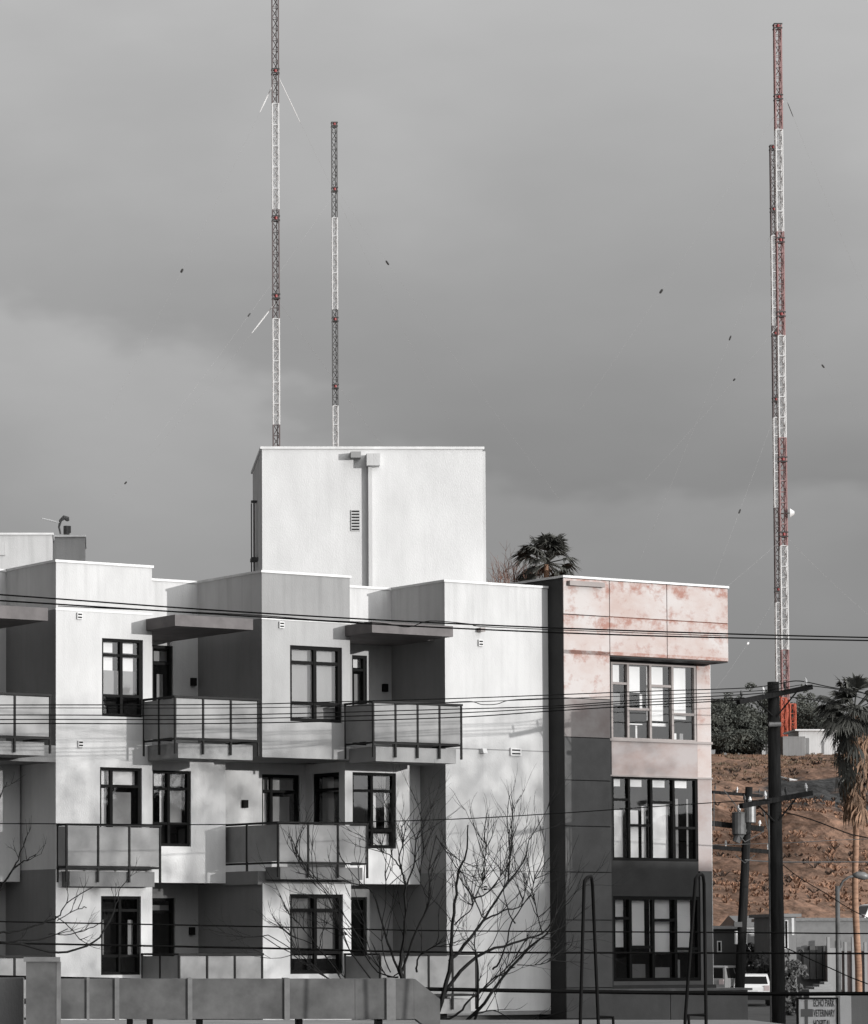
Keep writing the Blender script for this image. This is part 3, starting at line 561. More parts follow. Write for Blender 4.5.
MB().fb(seW + .003, seW + .02, dW + .01, 12, 0, pzO + .002).build('side_wall', WHITE2, pan)
MB().fb(sm, seW, 4, 12, 0, pzO).build('rear_wall', WHITE2, pan)
def pwin(o, cols, bl, fm, bar): return window(pan, F(0, dW, 0), ES, NF, *o, cols, bl, fm=fm, bar=bar, inset=.06, room=1.6)
c4 = lambda a, b_, c_, d_: [(0, .2, a), (.2, .46, b_), (.46, .72, c_), (.72, 1, d_)]
pwin(o1, c4([.72], [.40], [.71], [.36]), [(.01, .15, .74, .96, BLINDL), (.22, .39, .62, .95, BLINDL), (.47, .66, .27, .96, BLINDL), (.74, .93, .30, .97, BLINDL), (.03, .16, .45, .6, BLIND), (.39, .42, .42, .6, BLINDL), (.5, .7, .20, .24, BLINDL), (.24, .42, .21, .225, BLINDL), (.34, .36, .04, .2, BLINDL), (.76, .82, .03, .12, BLINDL), (.86, .9, .02, .12, BLIND)], FRAMEL, .07)
pwin(o2, c4([.72], [.42], [.70], [.40]), [(0, .15, .88, .97, BLINDL), (.24, .40, .88, .97, BLINDL), (.48, .67, .88, .97, BLINDL), (.75, .93, .88, .97, BLINDL), (.01, .18, .04, .60, BLINDL), (.22, .36, .04, .6, BLINDL), (.40, .45, .04, .65, BLINDL), (.48, .71, .04, .68, BLINDL), (.80, .83, .04, .75, BLIND), (.93, .95, .04, .75, BLIND)], FRAME, .07)  # pale lower plates stand in for a white reflection in these panes
pwin(o3, c4([.74], [.40], [.72], [.38]), [(.0, .17, .40, .97, BLINDL), (.23, .41, .42, .95, BLINDL), (.47, .70, .32, .97, BLINDL), (.74, .94, .32, .97, BLINDL), (.5, .7, .03, .16, MID), (.23, .42, .03, .2, DARK), (.76, .82, .03, .25, BLIND)], FRAME, .085)
# podium wall
sq = PF(735, 1000, dW)[0]; spz = PF(640, 989, dP)[1]
pd = MB(); sx = [sm, PF(673, 1000, dP)[0], sq - .1]
for i in range(2): pd.fb(sx[i] + .012, sx[i + 1] - .012, dP + .1, dP + .14, .0, spz - .06)
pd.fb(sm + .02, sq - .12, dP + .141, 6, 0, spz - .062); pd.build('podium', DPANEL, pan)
MB().fb(sm, sq, dP + .04, 6, spz - .058, spz).build('podium_cap', METAL, pan)
# narrow gutter box near the top
ga, gb = rect(567, 579, 602, 584, dP)[0:2]; zg = PF(567, 580, dP)[1]; MB().fb(ga, gb, dP - .12, dP - .003, zg - .14, zg - .02).build('sign_light', FRAMEL, pan)

# ------------------------------------------------------------------ building across the street (out of frame; blocks shaped to shade the lower storeys, also shows in the glass)
opp = empty('brick_building', F(10, -42, 0), A, label='unseen low brick building across the street facing the apartment block', cat='building')
BR = mat('grey_brick', .25, .9, var=.35, vscale=3)
dz = 42 * math.tan(SUN_EL) / math.cos(off); ds = 42 * math.tan(off)
segs = [(-16, s5 + .6, 2.0), (s5 + .5, sm + .25, PF(590, 704, dP)[1]), (sm + .25, se + 30, PF(660, 866, dW)[1])]
for a, b_, z in segs:
    o = wall('wall', BR, opp, F(b_ + ds, -42, 0), -ES, ED, b_ - a, 0, z + dz, [(k, k + 1.4, lz, lz + 1.6) for k in [1 + 3 * i for i in range(int((b_ - a - 2) / 3))] for lz in (1.2, 4.4, 7.6) if lz + 2 < z + dz])
    MB().fb(a + ds, b_ + ds - .003, -45 if b_ - a < 5 else -54, -42.3, 0, z + dz - .003).build('rear_wall', BR, opp)

# trees added out of frame: thin crowns break up low sun on lower storeys
SHADELEAF = mat('shade_tree_leaf', .10, .8)
ztop = PF(500, 712, dRB)[1] + 41 * math.tan(SUN_EL) / math.cos(off)
rt_ = random.Random(77)
for k in range(9):
    sx_ = -7 + k * 2.9 + 41 * math.tan(off); base = F(sx_, -41 - (k % 2) * 2.2, 0)
    root = empty('added_shade_tree', base, label='added thin crowned shade tree out of frame across the road, ' + ('beyond the left edge of the block', 'opposite the left canopy', 'opposite the tall left bay', 'opposite the first recessed balcony', 'opposite the middle bay', 'opposite the second recessed balcony', 'opposite the left part of the plain white wall', 'opposite the right part of the plain white wall', 'opposite the dark gap beside the panel building')[k], cat='tree', group='added shade trees across the road')
    f = MB(); top = ztop + rt_.uniform(-.7, .3)
    for _ in range(3300):
        while True:
            p = Vector((rt_.uniform(-1, 1), rt_.uniform(-1, 1), rt_.uniform(-1, 1)))
            if abs(p.x) ** 3 + abs(p.y) ** 3 + abs(p.z) ** 4 < 1: break
        hgt = (top - 2.5) / 2; q = base + ES * p.x * 2.1 + ED * p.y * 1.6 + Vector((0, 0, 2.5 + hgt + p.z * hgt)); s_ = rt_.uniform(.07, .135)
        a = Vector((rt_.gauss(0, 1), rt_.gauss(0, 1), rt_.gauss(0, 1))).normalized(); b_ = a.orthogonal().normalized(); e = a.cross(b_)
        f.quad(q - b_ * s_, q + e * s_ * .5, q + b_ * s_, q - e * s_ * .5)
    f.build('crown', SHADELEAF, root)
    t = MB(); t.tube([base, base + Vector((.1, 0, 3)), base + Vector((0, .1, top - 1.5))], [.16, .12, .04], 8)
    for j in range(7):
        h_ = 2.5 + j * 1.3; a = j * 2.4; t.tube([base + Vector((0, 0, h_)), base + Vector((math.cos(a) * .9, math.sin(a) * .9, h_ + 1.1)), base + Vector((math.cos(a) * 1.5, math.sin(a) * 1.5, h_ + 2.0))], [.05, .035, .015], 5)
    t.build('trunk', BARK, root)
# ------------------------------------------------------------------ radio masts
def mast(label, base, top_px, bounds, colors, wpx, collars, guys, extra_h=0, dish=None, lampc=None):
    lampc = lampc or INS
    (bx, by, Y) = base; b = at(bx, by, Y); root = empty('radio_mast', b, label=label, cat='radio mast', group='red and white lattice radio masts')
    tx, ty = top_px; hw = wpx / FPX * Y / 2
    corners = [(-hw, -hw), (hw, -hw), (hw, hw), (-hw, hw)]
    def P(y, c): z = at(bx, y, Y).z; return Vector((b.x + c[0], b.y + c[1], z))
    for i in range(len(bounds) - 1):
        y1, y0 = bounds[i], bounds[i + 1]; m = colors[i]; q = MB(); zt, zb = P(y1, (0, 0)).z, P(y0, (0, 0)).z; n = max(1, round((zt - zb) / 1.25))
        t = hw * .24
        for c in corners: q.tube([Vector((b.x + c[0], b.y + c[1], zb)), Vector((b.x + c[0], b.y + c[1], zt))], t, 4)
        for k in range(n):
            za = zb + (zt - zb) * k / n; zc_ = zb + (zt - zb) * (k + 1) / n
            for j in range(4):
                c, d = corners[j], corners[(j + 1) % 4]
                if k % 2: c, d = d, c
                q.tube([Vector((b.x + c[0], b.y + c[1], za)), Vector((b.x + d[0], b.y + d[1], zc_))], t * .6, 3, False)
                q.tube([Vector((b.x + c[0], b.y + c[1], zc_)), Vector((b.x + d[0], b.y + d[1], zc_))], t * .5, 3, False)
        # inner feed line and climbing ladder
        q.tube([Vector((b.x + hw * .3, b.y - hw * .4, zb)), Vector((b.x + hw * .3, b.y - hw * .4, zt))], t * .8, 4)
        q.build('mast_section', m, root)
    for y in collars:
        z = at(bx, y, Y).z; q = MB(); e = hw * 1.3
        for dzz in (-.28, .22): q.wb(b.x - e, b.x + e, b.y - e, b.y - e + .1, z + dzz, z + dzz + .14).wb(b.x - e, b.x + e, b.y + e - .1, b.y + e, z + dzz, z + dzz + .14).wb(b.x - e, b.x - e + .1, b.y - e + .101, b.y + e - .101, z + dzz, z + dzz + .14).wb(b.x + e - .1, b.x + e, b.y - e + .101, b.y + e - .101, z + dzz, z + dzz + .14)
        q.build('collar', lampc, root); MB().tube([Vector((b.x, b.y - hw, z - .12)), Vector((b.x, b.y - hw, z + .2))], .18, 8).build('obstruction_lamp', TL, root)
    for (ya, ins, end) in guys:      # guy wire from collar height ya, through sight points, to ground
        p0 = at(bx, ya, Y); pe_ = at(end[0], end[1], end[2] if len(end) > 2 else Y)
        def WP(t): return p0.lerp(pe_, t) - Vector((0, 0, 2.2 * t * (1 - t)))
        g = MB().tube([WP(k / 10) for k in range(11)], .009, 4, False).build('guy_wire', GUY, root)
        for (t, L, r_, mm) in [(a_, b_2 * .45 if mm_ is INS else b_2, c_2 * (.55 if mm_ is INS else .7), mm_) for a_, b_2, c_2, mm_ in ins]: MB().tube([WP(t), WP(t + L * .2), WP(t + L * .5), WP(t + L * .8), WP(t + L)], [r_ * .5, r_, r_, r_, r_ * .5], 6).build('insulator', mm, g)
    if dish:
        p = at(dish[0], dish[1], Y - .8); q = MB().tube([p, p + Vector((.5, -.1, 0))], [.55, .2], 12); q.build('drum_antenna', TW, root); MB().tube([p + Vector((-.9, .6, 0)), p], .06).build('bracket', GUY, root)
    return root
WB = .16
mast('tallest left lattice mast, its top cut off by the frame, maroon and white bands', (277.5, 800, 400), (272, -220), [-215, -108, -3, 104, 210, 319, 425, 532, 640, 800], [TW, TG, TG, TW, TG, TW, TG, TW, TG], 6.4, [72, 219, 297],
     [(75, [(.004, .10, .11, INSW), (.55, .025, .28, INS)], (105, 420, 400)), (75, [(.004, .12, .06, INSW)], (450, 420, 430)), (300, [(.004, .15, .11, INSW), (.9, .03, .2, INS)], (110, 500, 400)), (300, [], (470, 560, 430))])
mast('shorter left lattice mast, dark grey and white bands, standing free between sky and roof tower', (337, 800, 460), (333, 123), [123, 218, 310, 406, 500, 600, 700, 800], [TK, TW, TK, TW, TK, TW, TK], 5.2, [125, 190, 320, 387],
     [(190, [(.22, .03, .25, INS), (.225, .001, .2, INS)], (560, 500, 460)), (190, [(.5, .03, .2, INS)], (155, 440, 420))], lampc=INS)
mast('tall right lattice mast with bright pinkish red and white bands and a drum antenna', (785.7, 737, 400), (776, 25), [25, 130, 232, 336, 438, 546, 650, 700, 737], [TR, TW, TR, TW, TR, TW, TR, TRO], 6.6, [27, 98, 241, 315, 460, 535],
     [(98, [(.01, .05, .06, INSW), (.6, .03, .28, INS)], (580, 410, 400)), (98, [(.01, .07, .08, INS)], (960, 520, 420)), (315, [(.05, .05, .08, INSW), (.36, .03, .2, INS)], (645, 480, 400)), (315, [(.2, .03, .2, INS)], (960, 540, 420)), (536, [], (900, 640, 410)), (536, [], (640, 650, 390))], dish=(790, 513))
mast('lower right lattice mast standing just left of the tallest red one', (779.7, 737, 460), (772, 146), [146, 236, 326, 418, 508, 603, 692, 737], [TG, TW, TG, TW, TG, TW, TRO], 5.4, [148, 210, 334, 400, 590],
     [(210, [(.35, .03, .2, INS)], (640, 560, 460)), (400, [(.45, .04, .22, INS)], (690, 640, 440)), (590, [(.5, .02, .2, INSW)], (715, 690, 430))])
# short relay masts at the foot
for i, (x, Y, nm) in enumerate(((784, 397, 'short orange red lattice mast rising behind the white sheds, left one'), (793, 395, 'short orange red lattice mast rising behind the white sheds, right one'))):
    mast(nm, (x, 742, Y), (x, 698), [698 + i * 6, 742], [TRO], 5.4, [], [])

# ------------------------------------------------------------------ foliage
def leaf_blob(mb, c, rx, ry, rz, n, size, rnd):
    for _ in range(n):
        while True:
            p = Vector((rnd.uniform(-1, 1), rnd.uniform(-1, 1), rnd.uniform(-1, 1)))
            if .25 < p.length < 1: break
        q = Vector((c[0] + p.x * rx, c[1] + p.y * ry, c[2] + p.z * rz)); s = size * rnd.uniform(.6, 1.4)
        a = Vector((rnd.gauss(0, 1), rnd.gauss(0, 1), rnd.gauss(0, .7))).normalized(); b_ = a.orthogonal().normalized()
        b_ = (Matrix.Rotation(rnd.uniform(0, 6.28), 3, a) @ b_); e = a.cross(b_)
        mb.quad(q - b_ * s, q + e * s * .45, q + b_ * s, q - e * s * .45)
def tree(label, x, ytop, Y, wid, h_crown, seed, m=None, name='evergreen_tree', dens=1.0, leaf=.35, cat='tree', group=None, lobes=9):
    rnd = random.Random(seed); p = at(x, ytop, Y); gzv = gz(p.x, Y); top = p.z; root = empty(name, (p.x, Y, gzv), label=label, cat=cat, group=group)
    f = MB(); t = MB(); cz = top - h_crown / 2; tips = []
    for _ in range(lobes):
        a = rnd.uniform(0, 6.28); r = rnd.uniform(.1, .75); zz = rnd.uniform(-.8, .9); sh_ = math.sqrt(max(.05, 1 - zz * zz * .8))
        c = (p.x + math.cos(a) * r * wid / 2 * sh_, Y + math.sin(a) * r * wid / 2 * sh_, cz + zz * h_crown / 2 * .8); k = rnd.uniform(.22, .4)
        tips.append(c); leaf_blob(f, c, wid * k, wid * k, h_crown * k * .55, int(330 * dens), leaf, rnd)
        for _ in range(4):
            c2 = (c[0] + rnd.gauss(0, wid * k * .6), c[1] + rnd.gauss(0, wid * k * .6), c[2] + rnd.gauss(0, h_crown * k * .5)); leaf_blob(f, c2, wid * .1, wid * .1, h_crown * .08, int(45 * dens), leaf, rnd)
    f.build('crown', m or LEAF, root)
    tr_ = wid * .035 + .05; mid = Vector((p.x + rnd.uniform(-.3, .3), Y, gzv + (cz - gzv) * .6))
    t.tube([(p.x, Y, gzv - .3), mid, (p.x, Y, cz)], [tr_ * 1.3, tr_, tr_ * .5], 7)
    for c in tips: t.tube([mid, mid.lerp(Vector(c), .5) + Vector((0, 0, .2)), c], [tr_ * .5, tr_ * .3, tr_ * .12], 5)
    t.build('trunk', BARK, root); return root
hill_trees = [(717, 700, 395, 7.5, 6, 1, 'dark evergreen right against the edge of the panel building'), (733, 697, 400, 7, 7, 2, 'dark rounded evergreen, second tree right of the panel building on the hilltop'), (750, 704, 398, 6.5, 6, 3, 'loose dark evergreen on the hilltop, third from the panel building'), (764, 690, 405, 6, 8, 4, 'dark evergreen on the hilltop just left of the masts, behind the main pole'),
    (805, 700, 415, 6, 7, 5, 'dark evergreen right of the masts, rising behind the white sheds'), (819, 707, 405, 6.5, 6, 6, 'bushy dark evergreen behind the right end of the white shed'), (836, 712, 410, 7, 6, 7, 'dark evergreen half hidden behind the tall palm'), (858, 716, 400, 8, 6, 8, 'dark evergreen at the right edge of the frame behind the palm'), (742, 728, 388, 6, 3, 9, 'low dark bush at the crest left of the main pole'), (722, 731, 388, 6, 3.0, 10, 'low dark bush at the crest beside the panel building'), (775, 722, 412, 7, 4, 11, 'low dark evergreen behind the foot of the masts')]
for x, y, Y, wd, hc_, sd, lb in hill_trees: tree(lb, x, y, Y, wd, hc_, sd, group='dark trees along the hilltop', dens=2.2, leaf=.17, lobes=8)

def frond(mb, base, d, L, rnd, blades=22, spread=2.4, droop=.5, pet=.45):
    d = Vector(d).normalized(); side = d.cross(Vector((0, 0, 1)));
    if side.length < .05: side = Vector((1, 0, 0))
    side.normalize(); up = side.cross(d).normalized(); h = base + d * L * pet
    mb.tube([base, h], L * .018, 4)
    roll = rnd.uniform(-.5, .5); sd = side * math.cos(roll) + up * math.sin(roll)
    for k in range(blades):
        a = -spread / 2 + spread * k / (blades - 1); dr = d * math.cos(a) + sd * math.sin(a); l = L * (1 - pet) * (1 - .25 * abs(a) / spread) * rnd.uniform(.85, 1.05)
        p1 = h + dr * l * .55; p2 = h + dr * l - Vector((0, 0, droop * l * rnd.uniform(.4, 1))); wv = (sd * math.cos(a) - d * math.sin(a)) * L * .03
        mb.quad(h, p1 - wv, p1 + wv); mb.quad(p1 - wv, p2, p1 + wv)
def palm(label, x, yc, Y, L, n, seed, tr_, skirt=0, xb=None, group=None):
    rnd = random.Random(seed); c = at(x, yc, Y); g0 = gz(c.x, Y); root = empty('palm_tree', (c.x, Y, g0), label=label, cat='palm tree')
    f = MB()
    for i in range(n):
        a = i * 2.4; el = rnd.uniform(-.75, 1.35); frond(f, c, (math.cos(a) * math.cos(el), math.sin(a) * math.cos(el), math.sin(el)), L * rnd.uniform(.85, 1.1), rnd)
    f.build('crown', LEAF2, root)
    pts = [Vector((c.x + math.sin(k * 1.1) * .06, Y, g0 - .3 + (c.z - g0 + .2) * k / 10)) for k in range(11)]
    MB().tube(pts, [tr_ * (1.25 - .035 * k) for k in range(11)], 10).build('trunk', PTRUNK, root, smooth=True)
    if skirt:
        for skn, (cnt, skm, lob) in enumerate(((190, SKIRT, 0), (70, LEAF2, 1))):
          sk = MB()
          for i in range(cnt):
              a = rnd.uniform(0, 6.28) if not lob else rnd.uniform(2.4, 4.6); z0_ = c.z - rnd.uniform(0, skirt * (.85 if not lob else .6)); r0 = tr_; r1 = rnd.uniform(.25, 1) * L * (.38 if not lob else .5) * (1 - .35 * (c.z - z0_) / skirt); l = rnd.uniform(.5, 1.5)
              b0 = Vector((c.x + math.cos(a) * r0, Y + math.sin(a) * r0, z0_)); b1 = Vector((c.x + math.cos(a) * r1, Y + math.sin(a) * r1, z0_ - l * .45)); tv = Vector((-math.sin(a), math.cos(a), 0))
              sk.tube([b0, b1], .025, 3, False)
              for k in range(7):
                  o = (k - 3) * .09; e = b1 + tv * o * 1.5 + Vector((math.cos(a) * rnd.uniform(-.25, .05), math.sin(a) * rnd.uniform(-.25, .05), -l * rnd.uniform(.5, 1)))
                  m1 = b1.lerp(e, .5) + tv * o * .4; wv = tv * .045; sk.quad(b1, m1 - wv, e, m1 + wv)
          sk.build('dead_frond_skirt', skm, root)
    return root
palm('tall fan palm with shaggy brown skirt at the right edge, in front of the hill', 854, 710, 150, 2.0, 44, 21, .13, skirt=4.4)
palm('small dark fan palm showing above the roof between stair tower and panel building', 547, 563, 235, 2.7, 46, 22, .22)

def bare_branches(mb, base, dirv, L, r, depth, rnd, spread=.6):
    pts = [Vector(base)]; d = Vector(dirv).normalized()
    for k in range(4):
        d = (d + Vector((rnd.gauss(0, .13), rnd.gauss(0, .13), rnd.gauss(.04, .1)))).normalized(); pts.append(pts[-1] + d * L / 4)
    mb.tube(pts, [r * (1 - .16 * k) for k in range(5)], 5, False)
    if depth > 0:
        for k in range(rnd.choice((2, 3, 3))):
            i = rnd.choice((2, 3, 4)); nd = (d + Vector((rnd.gauss(0, spread), rnd.gauss(0, spread * .7), rnd.gauss(.25, .35)))).normalized()
            bare_branches(mb, pts[i], nd, L * rnd.uniform(.55, .8), r * .55, depth - 1, rnd, spread)
rb = random.Random(5); p = at(512, 597, 236); rt = empty('bare_tree', (p.x, 236, gz(p.x, 236)), label='leafless tree with pinkish twigs just left of the small palm above the roof', cat='tree')
q = MB(); q.tube([(p.x, 236, gz(p.x, 236)), (p.x, 236, p.z - 1)], [.25, .14], 6)
for k in range(14): bare_branches(q, (p.x, 236, p.z - 1), (rb.gauss(0, .55), rb.gauss(0, .5), 1), 2.1, .07, 3, rb, .5)
q.build('branches', TWIG, rt)

# ------------------------------------------------------------------ utility poles and cables
def crossarm(root, xa, ya, xb, yb, Ya, Yb, th=.07, m=WOOD, ins=4):
    a = at(xa, ya, Ya); b_ = at(xb, yb, Yb); d = (b_ - a); L = d.length; d.normalize(); n = Vector((0, 0, 1)).cross(d).normalized(); u = d.cross(n)
    q = MB(); P = lambda t, i, j: a + d * t + n * i * th + u * j * th
    q.hexa([P(0, -1, -1), P(L, -1, -1), P(L, 1, -1), P(0, 1, -1), P(0, -1, 1), P(L, -1, 1), P(L, 1, 1), P(0, 1, 1)]); arm = q.build('crossarm', m, root)
    for k in range(ins):
        t = L * (.06 + .88 * k / max(1, ins - 1)); c = P(t, 0, 1); s_ = th * .6
        MB().tube([c, c + u * .07, c + u * .08, c + u * .15, c + u * .16, c + u * .2], [s_ * .5, s_ * .5, s_ * 1.1, s_ * .9, s_ * .6, s_ * .4], 8).build('insulator', INSW if k % 2 else INS, arm)
    return a, b_
Yp = 82.8; pb = at(776.5, 900, Yp); zt = at(774, 682, Yp).z
mp_ = empty('utility_pole', (pb.x, Yp, 0), label='thick dark wooden utility pole with two slanting crossarms in front of the hill', cat='utility pole', group='wooden utility poles')
MB().tube([(pb.x, Yp, -.2), (pb.x - .0, Yp, 5), (pb.x - .02, Yp, zt)], [.20, .18, .14], 12).build('pole', WOOD, mp_, smooth=True)
MB().tube([(pb.x - .19, Yp - .12, -.1), (pb.x - .19, Yp - .12, at(770, 800, Yp).z)], .022, 6).build('conduit', METAL, mp_)
crossarm(mp_, 738, 702, 811, 687, Yp - .9, Yp + .6, .06); crossarm(mp_, 741, 806, 811, 793, Yp - .9, Yp + .6, .06)
br = MB()
for (x1, y1, x2, y2) in ((755, 699, 773, 716), (798, 690, 777, 716), (757, 804, 775, 822), (797, 797, 779, 820)): br.tube([at(x1, y1, Yp - .16), at(x2, y2, Yp - .16)], .02, 5)
br.build('brace', WOOD, mp_)
MB().tube([at(769, 724.5, Yp - .2), at(781, 724.5, Yp - .2)], .06, 8).build('clamp', METALL, mp_)
Y2 = 118; p2 = at(744, 900, Y2); t2 = at(749, 787, Y2)
up2 = empty('utility_pole', (at(738, 1024, Y2).x, Y2, gz(0, Y2)), label='thinner leaning utility pole carrying a pale transformer, left of the thick pole', cat='utility pole', group='wooden utility poles')
b2 = at(738.5, 1024, Y2); MB().tube([b2 + (b2 - t2).normalized() * 1.6, at(742, 930, Y2), t2], [.19, .17, .13], 10).build('pole', WOOD, up2, smooth=True)
crossarm(up2, 712, 792, 762, 796, Y2 - .4, Y2 + .4, .05, ins=3); crossarm(up2, 700, 822, 763, 829, Y2 - .3, Y2 + .3, .09, ins=2); crossarm(up2, 700, 846, 772, 852, Y2 - .3, Y2 + .3, .07, ins=4)
def can(x, y0, y1, r, m, Yc): 
    a = at(x, y0, Yc); b_ = at(x, y1, Yc); c = MB(); c.tube([b_, b_.lerp(a, .04), b_.lerp(a, .9), b_.lerp(a, .97), a], [r * .8, r, r, r * 1.05, r * .7], 14); o = c.build('transformer', m, up2, smooth=False)
    MB().tube([a, a + Vector((0, 0, .12)), a + Vector((0, 0, .25))], [.05, .07, .03], 8).build('bushing', INSW, o)
can(750, 804, 823, .2, METALL, Y2 - .45); can(739, 812, 835, .24, METAL, Y2 - .4)
MB().tube([at(736, 842, Y2 - .35), at(742, 828, Y2 - .35)], [.14, .2], 10).build('transformer', METAL, up2)
br = MB()
for l in (((735, 855), (745, 863), (755, 855)), ((724, 790), (741, 812)), ((714, 793), (714, 830)), ((755, 800), (764, 812), (768, 830)), ((735, 830), (745, 842), (764, 831))): br.tube([at(x, y, Y2 - .5) for x, y in l], .022, 4)
br.build('brace', METAL, up2)
MB().tube([at(736, 931, Y2 - .3), at(736, 944, Y2 - .3)], .055, 8).build('marker_tag', SIGNW, up2); MB().wb(at(733, 0, Y2).x, at(741, 0, Y2).x, Y2 - .35, Y2 - .2, at(740, 927, Y2).z, at(740, 922, Y2).z).build('bracket', METAL, up2)

def cable(label, pts, r, Ys, Ye, ext=True, group='overhead cables crossing in front of the apartment block', m=None):
    if 78.9 <= Ye <= 80.1: Ye += 2.8
    if 78.9 <= Ys <= 80.1: Ys += 2.8
    P = []
    n = len(pts)
    xs = [p[0] for p in pts]
    for i, (x, y) in enumerate(pts): P.append(at(x, y, Ys + (Ye - Ys) * (x - xs[0]) / (xs[-1] - xs[0])))
    Q = []   # catmull-rom for a smooth sag
    for i in range(n - 1):
        p0, p1, p2_, p3 = P[max(i - 1, 0)], P[i], P[i + 1], P[min(i + 2, n - 1)]
        for k in range(6):
            t = k / 6; Q.append(.5 * ((2 * p1) + (p2_ - p0) * t + (2 * p0 - 5 * p1 + 4 * p2_ - p3) * t * t + (3 * p1 - p0 - 3 * p2_ + p3) * t ** 3))
    Q.append(P[-1]); q = MB().tube(Q, r, 5)
    return tag(q.build('power_cable', m or WIRE), label, 'cable', group)
L0, R0 = -260, 1150
cable('upper of the two long black cables crossing just below the parapets', [(L0, 576), (0, 594.6), (220, 610.5), (430, 622.5), (640, 631), (868, 637.5), (R0, 642)], .016, 66, 72)
cable('lower of the two long black cables crossing just below the parapets', [(L0, 585), (0, 600.6), (220, 614.5), (430, 627), (640, 635.5), (868, 640.5), (R0, 645)], .016, 66.5, 72.5)
cable('thin wire looping between the two cables below the parapets', [(58, 606), (120, 609), (252, 615), (318, 620), (380, 623), (408, 627), (430, 621), (470, 624), (490, 627), (640, 633), (728, 636)], .009, 66.2, 71)
cable('topmost of the five cables running behind the railings height to the thick pole', [(L0, 706), (0, 705), (220, 704.5), (330, 702), (470, 698), (640, 691.5), (745, 688), (783, 683)], .012, 70, 79.4)
cable('second of the five cables at top balcony height, ending at the thick pole', [(L0, 710), (0, 708), (220, 708), (350, 706), (470, 702), (640, 695.5), (755, 691), (800, 685)], .009, 70.2, 80)
cable('third of the five cables at top balcony height, ending at the thick pole', [(L0, 717), (0, 715), (220, 715), (440, 709.5), (552, 706), (640, 700), (745, 694.5), (790, 690)], .012, 70.4, 79.6)
cable('fourth of the five cables at top balcony height, ending at the thick pole', [(L0, 722), (0, 719.5), (220, 719), (440, 713.5), (552, 708), (640, 702.5), (745, 698)], .012, 70.6, 79)
cable('lowest of the five cables at top balcony height, ending at the thick pole', [(L0, 727), (0, 723.6), (220, 723.5), (440, 718), (552, 711), (640, 705.5), (740, 700)], .013, 70.8, 79)
cable('slack loop of wire on the right white wall at top balcony height', [(440, 703), (470, 701.5), (482, 704.5), (497, 704), (512, 700), (560, 698)], .009, 74, 76)
cable('thin lone cable crossing at third floor railing height', [(L0, 825), (0, 823.6), (225, 824.5), (430, 820), (555, 813.5), (708, 803), (770, 800)], .012, 70, 79)
cable('upper of the two straight cables at the level of the lowest windows', [(L0, 916), (0, 921.5), (280, 927), (430, 930.5), (740, 932.5), (868, 933.5), (R0, 934)], .013, 60, 60)
cable('lower of the two straight cables at the level of the lowest windows', [(L0, 938), (0, 943), (280, 948.5), (430, 952), (740, 953), (868, 953.5), (R0, 954)], .018, 60, 60)
cable('thickest black cable bundle across the bottom right', [(L0, 972), (0, 977), (280, 984), (430, 989), (740, 993.5), (868, 993.5), (R0, 992)], .036, 58, 58)
cable('cable leaving the top of the thick pole towards the palm, upper one', [(783, 683), (800, 681), (830, 687), (868, 694), (1000, 722)], .014, 79.6, 100, group='cables leaving the thick pole')
cable('cable leaving the top of the thick pole towards the palm, lower one', [(805, 685), (840, 690), (868, 700), (1000, 735)], .012, 80, 100, group='cables leaving the thick pole')
cable('sagging cable in front of the hilltop right of the thick pole', [(790, 697), (820, 701), (868, 712), (1000, 750)], .012, 80, 100, group='cables leaving the thick pole')
cable('cable dropping from the thick pole across the orange slope', [(783, 812), (810, 819), (850, 834), (868, 838), (1000, 868)], .016, 79.8, 100, group='cables leaving the thick pole')
cable('thin cable falling right across the bank below the thick pole crossarm', [(783, 865), (800, 878), (825, 893), (868, 918), (960, 955)], .011, 79.8, 95, group='cables leaving the thick pole')
cable('thin service wire slanting over the grey garage', [(784, 947), (830, 968), (868, 984), (960, 1015)], .014, 80, 84, group='cables leaving the thick pole')
cable('pale horizontal wire over the bank at crossarm height', [(708, 845), (783, 843), (868, 839), (1000, 838)], .012, 112, 112, group='cables leaving the thick pole', m=METAL)
cable('pale doubled wire low over the bank right of the thick pole', [(745, 860), (783, 862), (868, 862), (1000, 864)], .022, 112, 112, group='cables leaving the thick pole', m=METAL)

# ------------------------------------------------------------------ street lamp
YL = 122; lp = at(838.5, 980, YL); zl = gz(lp.x, YL); sl_ = empty('street_lamp', (lp.x, YL, zl), label='grey street lamp with curved arm, right of the thick pole', cat='street lamp')
MB().tube([(lp.x, YL, zl), (lp.x, YL, at(838, 886, YL).z)], [.11, .08], 10).build('post', METAL, sl_, smooth=True)
MB().tube([at(838, 896, YL), at(839, 889, YL), at(843, 881, YL), at(849, 877, YL), at(856, 875.5, YL)], .045, 8).build('arm', METAL, sl_, smooth=True)
MB().tube([at(853, 875.5, YL), at(857, 875, YL), at(864, 876, YL), at(870, 877.5, YL)], [.06, .13, .15, .05], 10).build('lamp_head', METALL, sl_, smooth=True)

